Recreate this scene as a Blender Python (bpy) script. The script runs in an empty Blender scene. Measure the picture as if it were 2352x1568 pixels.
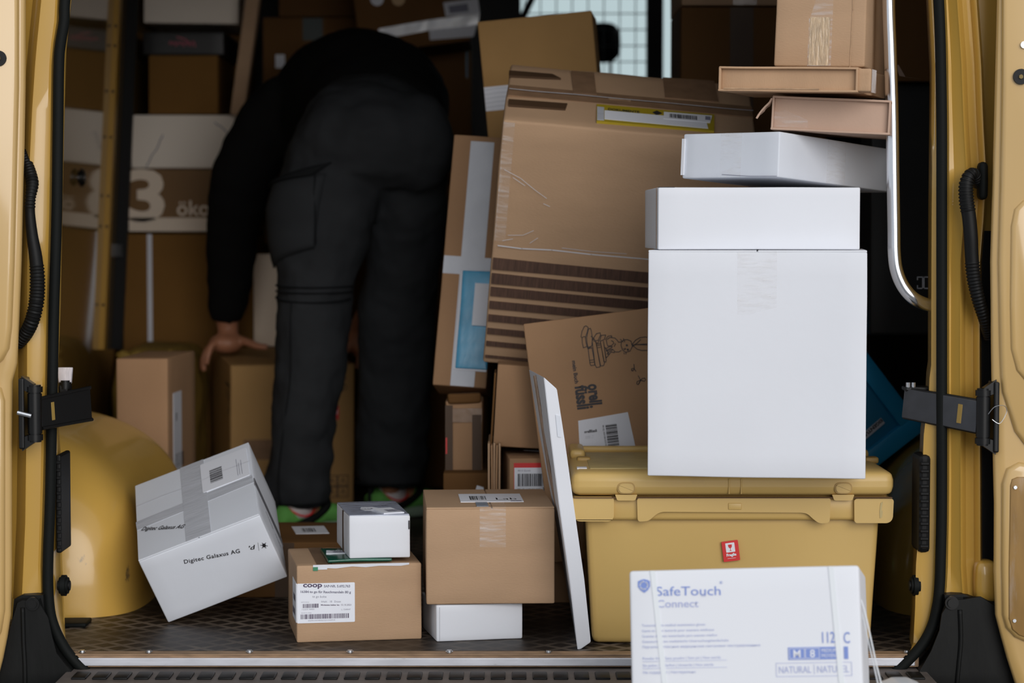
import bpy, bmesh, math, random
from mathutils import Vector, Matrix, Euler, noise
R = math.radians
rnd = random.Random(7)
SC = bpy.context.scene
COL = SC.collection

# ------------------------------------------------------------------ camera, light, exposure
F, PIT = 5200.0, 0.05
CAM = Vector((0.0, -4.0, 1.408))
cd = bpy.data.cameras.new('camera')
cam = bpy.data.objects.new('camera', cd)
COL.objects.link(cam)
cam.location = CAM
cam.rotation_euler = (math.pi / 2 - PIT, 0, 0)
cd.sensor_width = 36.0
cd.lens = 36.0 * F / 2352.0
cd.dof.use_dof = True
cd.dof.focus_distance = 4.1
cd.dof.aperture_fstop = 3.6
cd.clip_end = 200
SC.camera = cam

world = bpy.data.worlds.new('overcast_sky')
SC.world = world
world.use_nodes = True
wn = world.node_tree
wn.nodes.clear()
tc = wn.nodes.new('ShaderNodeTexCoord')
sp = wn.nodes.new('ShaderNodeSeparateXYZ')
rp = wn.nodes.new('ShaderNodeValToRGB')
bg = wn.nodes.new('ShaderNodeBackground')
wo = wn.nodes.new('ShaderNodeOutputWorld')
wn.links.new(tc.outputs['Generated'], sp.inputs[0])
wn.links.new(sp.outputs['Z'], rp.inputs[0])
rp.color_ramp.elements[0].position = 0.0
rp.color_ramp.elements[0].color = (0.86, 0.92, 1.0, 1)
rp.color_ramp.elements[1].position = 1.0
rp.color_ramp.elements[1].color = (0.90, 0.95, 1.0, 1)
wn.links.new(rp.outputs[0], bg.inputs[0])
bg.inputs[1].default_value = 0.68
wn.links.new(bg.outputs[0], wo.inputs[0])
SUN = bpy.data.lights.new('cloud_veiled_sun', 'SUN')
SUN.energy = 1.85
SUN.angle = R(45)
SUN.color = (1.0, 0.96, 0.93)
so = bpy.data.objects.new('cloud_veiled_sun', SUN)
COL.objects.link(so)
so.rotation_euler = (R(77), 0, R(20))      # lowish behind the camera, from the right

SC.view_settings.view_transform = 'Standard'
SC.view_settings.look = 'None'
SC.view_settings.gamma = 1.0
SC.view_settings.exposure = 0.12
try:
    SC.view_settings.use_curve_mapping = False
except Exception:
    pass

def P(px, py, Y):
    """world point at depth Y for a position measured on the photograph"""
    c, s = math.cos(PIT), math.sin(PIT)
    rx, ry = (px - 1176) / F, (784 - py) / F
    dx, dy, dz = rx, c + s * ry, -s + c * ry
    t = (Y - CAM.y) / dy
    return Vector((dx * t, Y, CAM.z + dz * t))

# ------------------------------------------------------------------ materials
MATS = {}
def nodes(name):
    m = bpy.data.materials.new(name)
    m.use_nodes = True
    return m, m.node_tree, m.node_tree.nodes['Principled BSDF']

def mat(name, col, rough=.6, metal=0, var=.0, vscale=6, bump=0, bscale=80, stretch=(1, 1, 1), coat=0, spec=.5,
        col2=None, c2scale=4, c2lo=.5, c2hi=.62, sheen=0, alpha=1, trans=0):
    if name in MATS:
        return MATS[name]
    m, nt, b = nodes(name)
    L = nt.links.new
    b.inputs['Base Color'].default_value = (*col, 1)
    b.inputs['Roughness'].default_value = rough
    b.inputs['Metallic'].default_value = metal
    b.inputs['Specular IOR Level'].default_value = spec
    b.inputs['Coat Weight'].default_value = coat
    b.inputs['Coat Roughness'].default_value = .08
    b.inputs['Alpha'].default_value = alpha
    b.inputs['Transmission Weight'].default_value = trans
    if sheen:
        b.inputs['Sheen Weight'].default_value = sheen
    t = nt.nodes.new('ShaderNodeTexCoord')
    mp = nt.nodes.new('ShaderNodeMapping')
    mp.inputs['Scale'].default_value = stretch
    L(t.outputs['Object'], mp.inputs[0])
    out = None
    if var or col2:
        n = nt.nodes.new('ShaderNodeTexNoise')
        n.inputs['Scale'].default_value = vscale
        n.inputs['Detail'].default_value = 6
        L(mp.outputs[0], n.inputs['Vector'])
        mx = nt.nodes.new('ShaderNodeMix'); mx.data_type = 'RGBA'
        mx.inputs['A'].default_value = (*[max(0, c * (1 - var)) for c in col], 1)
        mx.inputs['B'].default_value = (*[min(1, c * (1 + var)) for c in col], 1)
        rm = nt.nodes.new('ShaderNodeMapRange')
        rm.inputs['From Min'].default_value = .3; rm.inputs['From Max'].default_value = .7
        L(n.outputs[0], rm.inputs[0]); L(rm.outputs[0], mx.inputs['Factor'])
        out = mx.outputs['Result']
        if col2:
            n2 = nt.nodes.new('ShaderNodeTexNoise')
            n2.inputs['Scale'].default_value = c2scale
            n2.inputs['Detail'].default_value = 8
            n2.inputs['Roughness'].default_value = .65
            L(mp.outputs[0], n2.inputs['Vector'])
            r2 = nt.nodes.new('ShaderNodeMapRange')
            r2.inputs['From Min'].default_value = c2lo; r2.inputs['From Max'].default_value = c2hi
            L(n2.outputs[0], r2.inputs[0])
            m2 = nt.nodes.new('ShaderNodeMix'); m2.data_type = 'RGBA'
            L(r2.outputs[0], m2.inputs['Factor']); L(out, m2.inputs['A'])
            m2.inputs['B'].default_value = (*col2, 1)
            out = m2.outputs['Result']
        L(out, b.inputs['Base Color'])
    if bump:
        nb = nt.nodes.new('ShaderNodeTexNoise')
        nb.inputs['Scale'].default_value = bscale
        nb.inputs['Detail'].default_value = 4
        L(mp.outputs[0], nb.inputs['Vector'])
        bp = nt.nodes.new('ShaderNodeBump')
        bp.inputs['Strength'].default_value = bump
        bp.inputs['Distance'].default_value = .002
        L(nb.outputs[0], bp.inputs['Height']); L(bp.outputs[0], b.inputs['Normal'])
    MATS[name] = m
    return m

KRAFT = mat('kraft_cardboard', (.43, .28, .17), .78, var=.07, vscale=5, bump=.25, bscale=160, stretch=(1, 1, 3), spec=.25)
KRAFT_L = mat('light_kraft_cardboard', (.47, .30, .18), .78, var=.07, vscale=6, bump=.25, bscale=160, stretch=(3, 1, 1), spec=.25)
KRAFT_B = mat('brown_cardboard', (.35, .205, .11), .8, var=.10, vscale=4, bump=.25, bscale=150, spec=.25)
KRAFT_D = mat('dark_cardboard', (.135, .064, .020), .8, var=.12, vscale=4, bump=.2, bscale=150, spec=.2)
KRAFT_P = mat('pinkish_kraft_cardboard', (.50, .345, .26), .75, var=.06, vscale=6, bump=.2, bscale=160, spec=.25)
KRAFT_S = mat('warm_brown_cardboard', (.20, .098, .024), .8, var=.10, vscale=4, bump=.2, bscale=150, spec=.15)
RAW = mat('raw_cardboard_edge', (.42, .27, .16), .9, var=.2, vscale=60)
WHITE = mat('white_cardboard', (.70, .715, .76), .55, var=.02, vscale=4, bump=.12, bscale=60, spec=.3)
WHITE_B = mat('cool_white_cardboard', (.66, .69, .75), .5, var=.03, vscale=5, bump=.15, bscale=50, spec=.35)
CREAM = mat('bounce_warmed_cream', (.80, .67, .53), .7, var=.04)  # beige carton and white print, with warm bounce light put into the tone
PAPER = mat('label_paper', (.74, .76, .82), .5, var=.01, spec=.35)
PAPER_G = mat('grey_label_paper', (.62, .63, .68), .5, var=.03)
INK = mat('black_print', (.02, .018, .022), .6)
INK_V = mat('violet_black_print', (.075, .05, .10), .6)
INK_G = mat('grey_print', (.20, .20, .26), .6)
INK_B = mat('brown_stripe_print', (.085, .045, .03), .65, var=.35, vscale=40, stretch=(10, 1, .6))
INK_BLUE = mat('blue_print', (.19, .27, .60), .55)
INK_BLUEL = mat('pale_blue_print', (.40, .44, .66), .55)
TAPE_B = mat('brown_packing_tape', (.24, .145, .085), .22, var=.12, vscale=30, spec=.6, bump=.3, bscale=40)
TAPE_D = mat('dark_packing_tape', (.07, .04, .022), .45, var=.1, spec=.25)
TAPE_G = mat('greyish_clear_tape', (.50, .52, .57), .18, var=.08, vscale=12, stretch=(1, 6, 1), spec=.6, bump=.3, bscale=30)
TAPE_W = mat('milky_tape', (.66, .67, .72), .25, var=.06, bump=.3, bscale=40)
def clear_tape():
    m, nt, b = nodes('clear_tape')
    b.inputs['Base Color'].default_value = (.85, .83, .82, 1)
    b.inputs['Roughness'].default_value = .18
    t = nt.nodes.new('ShaderNodeTexCoord'); n = nt.nodes.new('ShaderNodeTexNoise')
    mp = nt.nodes.new('ShaderNodeMapping'); mp.inputs['Scale'].default_value = (1, 1, 7)
    nt.links.new(t.outputs['Object'], mp.inputs[0]); nt.links.new(mp.outputs[0], n.inputs['Vector'])
    n.inputs['Scale'].default_value = 22; n.inputs['Detail'].default_value = 5
    r = nt.nodes.new('ShaderNodeMapRange'); r.inputs['From Min'].default_value = .45; r.inputs['From Max'].default_value = .75
    r.inputs['To Min'].default_value = .06; r.inputs['To Max'].default_value = .38
    nt.links.new(n.outputs[0], r.inputs[0]); nt.links.new(r.outputs[0], b.inputs['Alpha'])
    bp = nt.nodes.new('ShaderNodeBump'); bp.inputs['Strength'].default_value = .5; bp.inputs['Distance'].default_value = .003
    nt.links.new(n.outputs[0], bp.inputs['Height']); nt.links.new(bp.outputs[0], b.inputs['Normal'])
    MATS['clear_tape'] = m
    return m
TAPE_C = clear_tape()
PAINT = mat('yellow_body_paint', (.50, .295, .055), .3, var=.03, vscale=3, coat=.6, spec=.5)
PAINT_DOOR = mat('yellow_door_paint', (.54, .35, .13), .28, var=.03, vscale=3, coat=.7)
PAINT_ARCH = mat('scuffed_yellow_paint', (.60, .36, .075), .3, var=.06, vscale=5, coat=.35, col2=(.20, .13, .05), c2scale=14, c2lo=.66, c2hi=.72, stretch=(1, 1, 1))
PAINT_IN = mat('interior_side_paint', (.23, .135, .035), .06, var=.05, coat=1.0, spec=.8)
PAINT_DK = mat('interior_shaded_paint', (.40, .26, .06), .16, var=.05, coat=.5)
BINY = mat('yellow_bin_plastic', (.57, .385, .13), .38, var=.03, vscale=4, bump=.08, bscale=50, spec=.4, col2=(.50, .33, .12), c2scale=7, c2lo=.62, c2hi=.75)
BINS = mat('scuffed_bin_plastic', (.42, .32, .13), .5, var=.12, vscale=20)
RUBBER = mat('black_rubber', (.005, .006, .0055), .65, spec=.14, bump=.1, bscale=120)
BLACKP = mat('black_plastic', (.005, .005, .005), .5, var=.3, vscale=9, spec=.2)
BLACKM = mat('black_painted_metal', (.005, .005, .005), .35, spec=.3)
STRAPM = mat('worn_black_metal', (.034, .036, .042), .34, var=.2, vscale=30, spec=.5)
STEEL = mat('brushed_steel', (.62, .64, .67), .3, metal=1, var=.1, vscale=40, stretch=(8, 1, 1))
CHROME = mat('polished_rail_steel', (.72, .73, .76), .2, metal=1)
ALU = mat('aluminium_edge', (.60, .61, .66), .4, metal=.5, var=.14, vscale=12, stretch=(1, 1, 5), col2=(.35, .34, .35), c2scale=40, c2lo=.62, c2hi=.8)
PLY = mat('plywood_edge', (.30, .19, .11), .7, var=.25, vscale=30, stretch=(1, 1, 6))
def floor_mat():
    m, nt, b = nodes('anti_slip_floor')
    L = nt.links.new
    N = nt.nodes.new
    t = N('ShaderNodeTexCoord'); mp = N('ShaderNodeMapping')
    L(t.outputs['Object'], mp.inputs[0])
    res = []
    for ang in (45, -45):
        m2 = N('ShaderNodeMapping'); m2.inputs['Rotation'].default_value = (0, 0, R(ang)); m2.vector_type = 'POINT'
        L(mp.outputs[0], m2.inputs[0])
        w = N('ShaderNodeTexWave'); w.wave_type = 'BANDS'; w.bands_direction = 'Y'
        w.inputs['Scale'].default_value = 7.5; w.inputs['Distortion'].default_value = 0
        L(m2.outputs[0], w.inputs['Vector'])
        g = N('ShaderNodeMath'); g.operation = 'GREATER_THAN'; g.inputs[1].default_value = .80
        L(w.outputs[1], g.inputs[0])
        w2 = N('ShaderNodeTexWave'); w2.wave_type = 'BANDS'; w2.bands_direction = 'Y'
        w2.inputs['Scale'].default_value = 55
        L(m2.outputs[0], w2.inputs['Vector'])
        res.append((g, w2))
    mx = N('ShaderNodeMath'); mx.operation = 'MAXIMUM'
    L(res[0][0].outputs[0], mx.inputs[0]); L(res[1][0].outputs[0], mx.inputs[1])
    n = N('ShaderNodeTexNoise'); n.inputs['Scale'].default_value = 4; n.inputs['Detail'].default_value = 6
    L(t.outputs['Object'], n.inputs['Vector'])
    r = N('ShaderNodeMapRange'); r.inputs['From Min'].default_value = .42; r.inputs['From Max'].default_value = .62
    r.inputs['To Min'].default_value = .15; r.inputs['To Max'].default_value = 1
    L(n.outputs[0], r.inputs[0])
    ml = N('ShaderNodeMath'); ml.operation = 'MULTIPLY'
    L(mx.outputs[0], ml.inputs[0]); L(r.outputs[0], ml.inputs[1])
    c = N('ShaderNodeMix'); c.data_type = 'RGBA'
    c.inputs['A'].default_value = (.018, .013, .010, 1); c.inputs['B'].default_value = (.15, .118, .09, 1)
    L(ml.outputs[0], c.inputs['Factor'])
    L(c.outputs['Result'], b.inputs['Base Color'])
    b.inputs['Roughness'].default_value = .5; b.inputs['Specular IOR Level'].default_value = .3
    bp = N('ShaderNodeBump'); bp.inputs['Strength'].default_value = .6; bp.inputs['Distance'].default_value = .002
    L(mx.outputs[0], bp.inputs['Height']); L(bp.outputs[0], b.inputs['Normal'])
    return m
FLOORM = floor_mat()
CLOTH = mat('black_shirt_cloth', (.006, .006, .006), .95, var=.1, bump=.4, bscale=60, spec=.1)
TROUSER = mat('charcoal_trouser_cloth', (.0195, .0215, .0240), .85, var=.12, vscale=8, bump=.5, bscale=35, stretch=(1, 1, 2), spec=.2)
TROUSER_S = mat('charcoal_trouser_seam', (.008, .009, .010), .85, var=.1, spec=.1)
SKIN = mat('skin', (.40, .17, .09), .5, var=.1, vscale=30)
HAIR = mat('dark_hair', (.02, .014, .01), .7, var=.3, vscale=60)
GREEN = mat('green_shoe_knit', (.10, .32, .06), .8, var=.12, vscale=30, bump=.4, bscale=300)
SOLE = mat('grey_green_sole', (.20, .27, .20), .8, var=.1)
SOCK = mat('white_sock', (.62, .58, .58), .9, var=.05)
REDP = mat('red_print', (.62, .02, .02), .45)
PINK = mat('pink_print', (.55, .10, .14), .5)
BLUEBAG = mat('blue_plastic_film', (.03, .30, .52), .25, var=.25, vscale=14, bump=.9, bscale=14, spec=.6)
BLUEC = mat('blue_crate_plastic', (.010, .30, .58), .4, var=.06, spec=.4)
GREENBAG = mat('dark_green_plastic_film', (.006, .085, .05), .16, var=.4, vscale=20, bump=.9, bscale=24, spec=.7)
YELLOWF = mat('yellow_document_film', (.40, .30, .02), .3, spec=.6)
SACK = mat('mustard_paper_sack', (.26, .165, .03), .7, var=.25, vscale=9, bump=.9, bscale=12, spec=.3)
WOOD = mat('door_wood_panel', (.30, .17, .05), .5, var=.16, vscale=9, stretch=(5, 5, 1), col2=(.34, .25, .17), c2scale=5, c2lo=.5, c2hi=.64)
GREYB = mat('pale_grey_film', (.55, .57, .60), .35, bump=.5, bscale=20)
ASPH = mat('asphalt', (.17, .17, .17), .9, var=.25, vscale=30, bump=.5, bscale=200)
def glass():
    m, nt, b = nodes('windscreen_glass')
    nt.nodes.remove(b)
    o = nt.nodes['Material Output']
    tr = nt.nodes.new('ShaderNodeBsdfTransparent'); tr.inputs[0].default_value = (.90, .97, .95, 1)
    gl = nt.nodes.new('ShaderNodeBsdfGlossy'); gl.inputs['Roughness'].default_value = .02
    fr = nt.nodes.new('ShaderNodeFresnel'); mx = nt.nodes.new('ShaderNodeMixShader')
    nt.links.new(fr.outputs[0], mx.inputs[0]); nt.links.new(tr.outputs[0], mx.inputs[1]); nt.links.new(gl.outputs[0], mx.inputs[2])
    nt.links.new(mx.outputs[0], o.inputs[0])
    return m
GLASS = glass()

# ------------------------------------------------------------------ object helpers
def tag(o, label=None, cat=None, group=None, kind=None):
    if label: o['label'] = label
    if cat: o['category'] = cat
    if group: o['group'] = group
    if kind: o['kind'] = kind
    return o

def obj(name, me, material, parent=None, smooth=False, angle=None):
    if isinstance(me, bmesh.types.BMesh):
        bm = me
        bmesh.ops.recalc_face_normals(bm, faces=bm.faces)
        me = bpy.data.meshes.new(name)
        bm.to_mesh(me); bm.free()
    if material is not None and not me.materials:
        me.materials.append(material)
    if smooth or angle:
        for p in me.polygons: p.use_smooth = True
    if angle:
        me.set_sharp_from_angle(angle=R(angle))
    o = bpy.data.objects.new(name, me)
    COL.objects.link(o)
    if parent is not None: o.parent = parent
    return o

def thing(name, label, cat, loc=(0, 0, 0), rot=(0, 0, 0), group=None, kind=None):
    o = bpy.data.objects.new(name, None)
    o.empty_display_size = .05
    COL.objects.link(o)
    o.location = loc
    o.rotation_euler = rot
    tag(o, label, cat, group, kind)
    return o

def bm_box(bm, lo, hi, M=None, bevel=0, seg=2):
    lo, hi = Vector(lo), Vector(hi)
    r = bmesh.ops.create_cube(bm, size=1)
    vs = r['verts']
    for v in vs:
        v.co = Vector([(lo[i] + hi[i]) / 2 + v.co[i] * (hi[i] - lo[i]) for i in range(3)])
    if bevel:
        es = list({e for v in vs for e in v.link_edges})
        res = bmesh.ops.bevel(bm, geom=es, offset=bevel, segments=seg, profile=.5, affect='EDGES')
        vs = list({v for f in res['faces'] for v in f.verts} | {v for v in vs if v.is_valid})
    if M is not None:
        bmesh.ops.transform(bm, matrix=M, verts=vs)
    return vs

def box(lo, hi, M=None, bevel=0, seg=2):
    bm = bmesh.new(); bm_box(bm, lo, hi, M, bevel, seg); return bm

def axis_params(L, r, n):
    a = [0, r * .3, r]
    b = [L - r, L - r * .3, L]
    return a + [r + (L - 2 * r) * i / n for i in range(1, n)] + b

def rbox(W, D, H, r=.003, bulge=0.0, wob=.0008, n=6, seed=0, taper=None):
    """box with rounded edges, gently uneven faces"""
    bm = bmesh.new()
    ps = [axis_params(W, r, n), axis_params(D, r, n), axis_params(H, r, n)]
    L = (W, D, H)
    cache = {}
    def vert(i, j, k):
        key = (i, j, k)
        if key in cache: return cache[key]
        p = Vector((ps[0][i], ps[1][j], ps[2][k]))
        q = Vector([min(max(p[a], r), L[a] - r) for a in range(3)])
        d = p - q
        if d.length > 1e-9: p = q + d.normalized() * r
        c = [p[a] / L[a] * 2 - 1 for a in range(3)]
        for a in range(3):
            o1, o2 = (a + 1) % 3, (a + 2) % 3
            if abs(c[a]) > .9:
                p[a] += math.copysign(bulge * (1 - c[o1] ** 2) * (1 - c[o2] ** 2), c[a])
        nv = noise.noise_vector(p * 9 + Vector((seed * 3.1, seed * 1.7, seed)))
        p = p + nv * wob
        if taper:
            t = 1 - taper * (1 - p.z / H)
            p.x = W / 2 + (p.x - W / 2) * t; p.y = D / 2 + (p.y - D / 2) * t
        cache[key] = bm.verts.new(p)
        return cache[key]
    N = [len(p) - 1 for p in ps]
    for a in range(3):
        o1, o2 = (a + 1) % 3, (a + 2) % 3
        for side in (0, N[a]):
            for i in range(N[o1]):
                for j in range(N[o2]):
                    idx = []
                    for (u, v) in ((i, j), (i + 1, j), (i + 1, j + 1), (i, j + 1)):
                        q = [0, 0, 0]; q[a] = side; q[o1] = u; q[o2] = v
                        idx.append(vert(*q))
                    if len(set(idx)) == 4:
                        bm.faces.new(idx)
    return bm

def frame(face, d):
    W, D, H = d
    def M(o, u, v, n):
        m = Matrix.Identity(4)
        for r_ in range(3):
            m[r_][0] = u[r_]; m[r_][1] = v[r_]; m[r_][2] = n[r_]; m[r_][3] = o[r_]
        return m
    return {'front': M((0, 0, 0), (1, 0, 0), (0, 0, 1), (0, -1, 0)),
            'top': M((0, 0, H), (1, 0, 0), (0, 1, 0), (0, 0, 1)),
            'left': M((0, D, 0), (0, -1, 0), (0, 0, 1), (-1, 0, 0)),
            'right': M((W, 0, 0), (0, 1, 0), (0, 0, 1), (1, 0, 0))}[face]

def at(M, u, v, rot=0, lift=0):
    return M @ Matrix.Translation((u, v, lift)) @ Matrix.Rotation(R(rot), 4, 'Z')

def plate(name, parent, M, w, h, material, t=.0008, r=0, base=-.001, z=.0, seg=5, label=None, poly=None):
    """thin flat piece lying on a face, its lower left corner at the origin of M"""
    bm = bmesh.new()
    if poly is None:
        if r:
            poly = []
            for cx, cy, a0 in ((w - r, r, -90), (w - r, h - r, 0), (r, h - r, 90), (r, r, 180)):
                for k in range(seg + 1):
                    a = R(a0 + 90 * k / seg)
                    poly.append((cx + r * math.cos(a), cy + r * math.sin(a)))
        else:
            poly = [(0, 0), (w, 0), (w, h), (0, h)]
    top = [bm.verts.new((x, y, t + z)) for x, y in poly]
    bot = [bm.verts.new((x, y, base)) for x, y in poly]
    bm.faces.new(top); bm.faces.new(bot[::-1])
    n = len(poly)
    for i in range(n):
        bm.faces.new((top[i], bot[i], bot[(i + 1) % n], top[(i + 1) % n]))
    bmesh.ops.transform(bm, matrix=M, verts=bm.verts)
    o = obj(name, bm, material, parent)
    if label: o['label'] = label
    return o

def text(s, parent, M, size, material, cx=1.0, bold=0, name='lettering', shear=0, align='LEFT', space=1.0, lift=.0012, fit=None):
    cu = bpy.data.curves.new('text', 'FONT')
    cu.body = s; cu.size = size; cu.offset = bold; cu.shear = shear; cu.align_x = align
    cu.space_character = space
    cu.resolution_u = 3
    to = bpy.data.objects.new('text', cu)
    COL.objects.link(to)
    me = bpy.data.meshes.new_from_object(to.evaluated_get(bpy.context.evaluated_depsgraph_get()))
    bpy.data.objects.remove(to)
    me.materials.clear()
    if fit:
        xs_ = [v.co.x for v in me.vertices]
        cx = fit / (max(xs_) - min(xs_)); M = M @ Matrix.Translation((-min(xs_) * cx, 0, 0))
    me.transform(M @ Matrix.Translation((0, 0, lift)) @ Matrix.Diagonal((cx, 1, 1, 1)))
    return obj(name, me, material, parent)

def bars(parent, M, w, h, n, material=None, seed=1, vertical=True, name='barcode', lift=.0012, wide=.62):
    rr = random.Random(seed)
    bm = bmesh.new()
    x = 0; ws = []
    for i in range(n):
        ws.append((rr.choice((1, 1, 2, 3)), rr.choice((1, 1, 2))))
    tot = sum(a + b for a, b in ws)
    for a, b in ws:
        x0, x1 = x / tot * w, (x + a) / tot * w
        q = [(x0, 0), (x1, 0), (x1, h), (x0, h)]
        if not vertical: q = [(y, xx) for xx, y in q]
        bm.faces.new([bm.verts.new((*p, lift)) for p in q])
        x += a + b
    bmesh.ops.transform(bm, matrix=M, verts=bm.verts)
    return obj(name, bm, material or INK, parent)

def strokes(parent, M, lines, w, material=None, name='drawing', lift=.0012):
    bm = bmesh.new()
    for ln in lines:
        for (a, b) in zip(ln[:-1], ln[1:]):
            a, b = Vector((*a, 0)), Vector((*b, 0))
            d = (b - a)
            if d.length < 1e-6: continue
            d.normalize(); nn = Vector((-d.y, d.x, 0)) * w / 2
            a2, b2 = a - d * w * .4, b + d * w * .4
            bm.faces.new([bm.verts.new(p + Vector((0, 0, lift))) for p in (a2 - nn, b2 - nn, b2 + nn, a2 + nn)])
    bmesh.ops.transform(bm, matrix=M, verts=bm.verts)
    return obj(name, bm, material or INK, parent)

def tiny_lines(parent, M, w, h, n, material=None, seed=3, name='small_print', dot=.0006):
    """rows of unreadable small print as short dashes"""
    rr = random.Random(seed)
    L = []
    for i in range(n):
        y = h - (i + .5) * h / n
        x = 0; end = w * rr.uniform(.55, 1)
        while x < end:
            l = rr.uniform(.004, .012)
            L.append([(x, y), (min(end, x + l), y)]); x += l + .002
    return strokes(parent, M, L, dot, material or INK_G, name)

def mapper(root, dims, face='front'):
    M = Matrix.LocRotScale(root.location, root.rotation_euler, None) @ frame(face, dims)
    inv = M.inverted()
    def f(px, py):
        o = inv @ CAM
        d = inv.to_3x3() @ (P(px, py, 1.0) - CAM)
        q = o + d * (-o.z / d.z)
        return (q.x, q.y)
    return f

def text_on(s, parent, M, f, p0, p1, cap, material, **k):
    """lettering from measured start to measured end of its base line"""
    a, b = f(*p0), f(*p1)
    ang = math.degrees(math.atan2(b[1] - a[1], b[0] - a[0]))
    return text(s, parent, at(M, a[0], a[1], ang), cap / .73, material, fit=math.hypot(b[0] - a[0], b[1] - a[1]), **k)

def circle(cx, cy, rx, ry=None, a0=0, a1=360, n=24):
    ry = ry or rx
    return [(cx + rx * math.cos(R(a0 + (a1 - a0) * i / n)), cy + ry * math.sin(R(a0 + (a1 - a0) * i / n))) for i in range(n + 1)]

GW, GK = 'white parcels in the van', 'brown cardboard cartons in the van'
def carton(name, label, pose, dims, m=KRAFT, flaps=None, seam=.5, gap=.0025, bulge=.0006, wob=.0006, r=.003, group=GK, seed=None, cat='box', n=6):
    """carton: body and, where the top shows, two closed flaps meeting at a seam"""
    W, D, H = dims
    loc, rot = pose
    seed = seed if seed is not None else rnd.random() * 50
    root = thing(name, label, cat, loc, [R(a) for a in rot], group)
    h = H - .003 if flaps else H
    obj('body', rbox(W, D, h, r, bulge, wob, n, seed), m, root, smooth=True)
    if flaps == 'x':      # seam runs back to front
        sx = W * seam
        for a, b in ((0.0005, sx - gap / 2), (sx + gap / 2, W - .0005)):
            obj('flap', box((a, .0005, h - .0008), (b, D - .0005, H), bevel=.0008, seg=1), m, root)
    elif flaps == 'y':
        sy = D * seam
        for a, b in ((0.0005, sy - gap / 2), (sy + gap / 2, D - .0005)):
            obj('flap', box((.0005, a, h - .0008), (W - .0005, b, H), bevel=.0008, seg=1), m, root)
    return root

def pxcarton(name, label, x0, y0, x1, y1, Y, D, m=KRAFT_D, roll=0, yaw=0, **k):
    """carton whose front spans the measured rectangle at depth Y"""
    a, b = P(x0, y1, Y), P(x1, y0, Y)
    return carton(name, label, ((a.x, Y, a.z), (0, roll, yaw)), (b.x - a.x, D, b.z - a.z), m, **k), (b.x - a.x, D, b.z - a.z)

def tube(pts, rad, seg=12, bm=None, cap=True, rib=0):
    bm = bm or bmesh.new()
    pts = [Vector(p) for p in pts]
    n = len(pts)
    rads = rad if isinstance(rad, (list, tuple)) else [rad] * n
    rings = []
    T = (pts[1] - pts[0]).normalized()
    up = Vector((0, 0, 1)) if abs(T.z) < .9 else Vector((0, 1, 0))
    U = T.cross(up).normalized()
    for i in range(n):
        T = (pts[min(i + 1, n - 1)] - pts[max(i - 1, 0)]).normalized()
        U = (U - T * U.dot(T)).normalized()
        V = T.cross(U)
        rings.append([bm.verts.new(pts[i] + (U * math.cos(2 * math.pi * k / seg) + V * math.sin(2 * math.pi * k / seg)) * rads[i]) for k in range(seg)])
    for a, b in zip(rings[:-1], rings[1:]):
        for k in range(seg):
            bm.faces.new((a[k], a[(k + 1) % seg], b[(k + 1) % seg], b[k]))
    if cap:
        bm.faces.new(rings[0][::-1]); bm.faces.new(rings[-1])
    return bm

def smooth_path(pts, per=8):
    """Catmull-Rom through points"""
    P_ = [Vector(p) for p in pts]
    out = []
    for i in range(len(P_) - 1):
        p0, p1, p2, p3 = P_[max(i - 1, 0)], P_[i], P_[i + 1], P_[min(i + 2, len(P_) - 1)]
        for k in range(per):
            t = k / per
            out.append(.5 * ((2 * p1) + (p2 - p0) * t + (2 * p0 - 5 * p1 + 4 * p2 - p3) * t * t + (3 * p1 - p0 - 3 * p2 + p3) * t ** 3))
    out.append(P_[-1])
    return out

def cyl(c, axis, rad, length, seg=16, bevel=0):
    bm = bmesh.new()
    bmesh.ops.create_cone(bm, cap_ends=True, segments=seg, radius1=rad, radius2=rad, depth=length)
    if bevel:
        es = [e for e in bm.edges if abs(e.verts[0].co.z - e.verts[1].co.z) < 1e-6]
        bmesh.ops.bevel(bm, geom=es, offset=bevel, segments=2, affect='EDGES')
    q = Vector((0, 0, 1)).rotation_difference(Vector(axis))
    bmesh.ops.transform(bm, matrix=Matrix.Translation(c) @ q.to_matrix().to_4x4(), verts=bm.verts)
    return bm

def interp(tab, y):
    if y <= tab[0][0]: return tab[0][1]
    for (a, va), (b, vb) in zip(tab[:-1], tab[1:]):
        if y <= b: return va + (vb - va) * (y - a) / (b - a)
    return tab[-1][1]

def sweep(name, ys, prof, material, parent=None, angle=45, **k):
    """prof(py) -> list of (px, Y); rows at each py"""
    bm = bmesh.new()
    rows = []
    for y in ys:
        z = P(1176, y, 0).z
        rows.append([bm.verts.new((P(px, y, Y).x, Y, z)) for px, Y in prof(y)])
    for a, b in zip(rows[:-1], rows[1:]):
        for i in range(len(a) - 1):
            bm.faces.new((a[i], a[i + 1], b[i + 1], b[i]))
    return obj(name, bm, material, parent, angle=angle)

FL = .65
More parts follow.
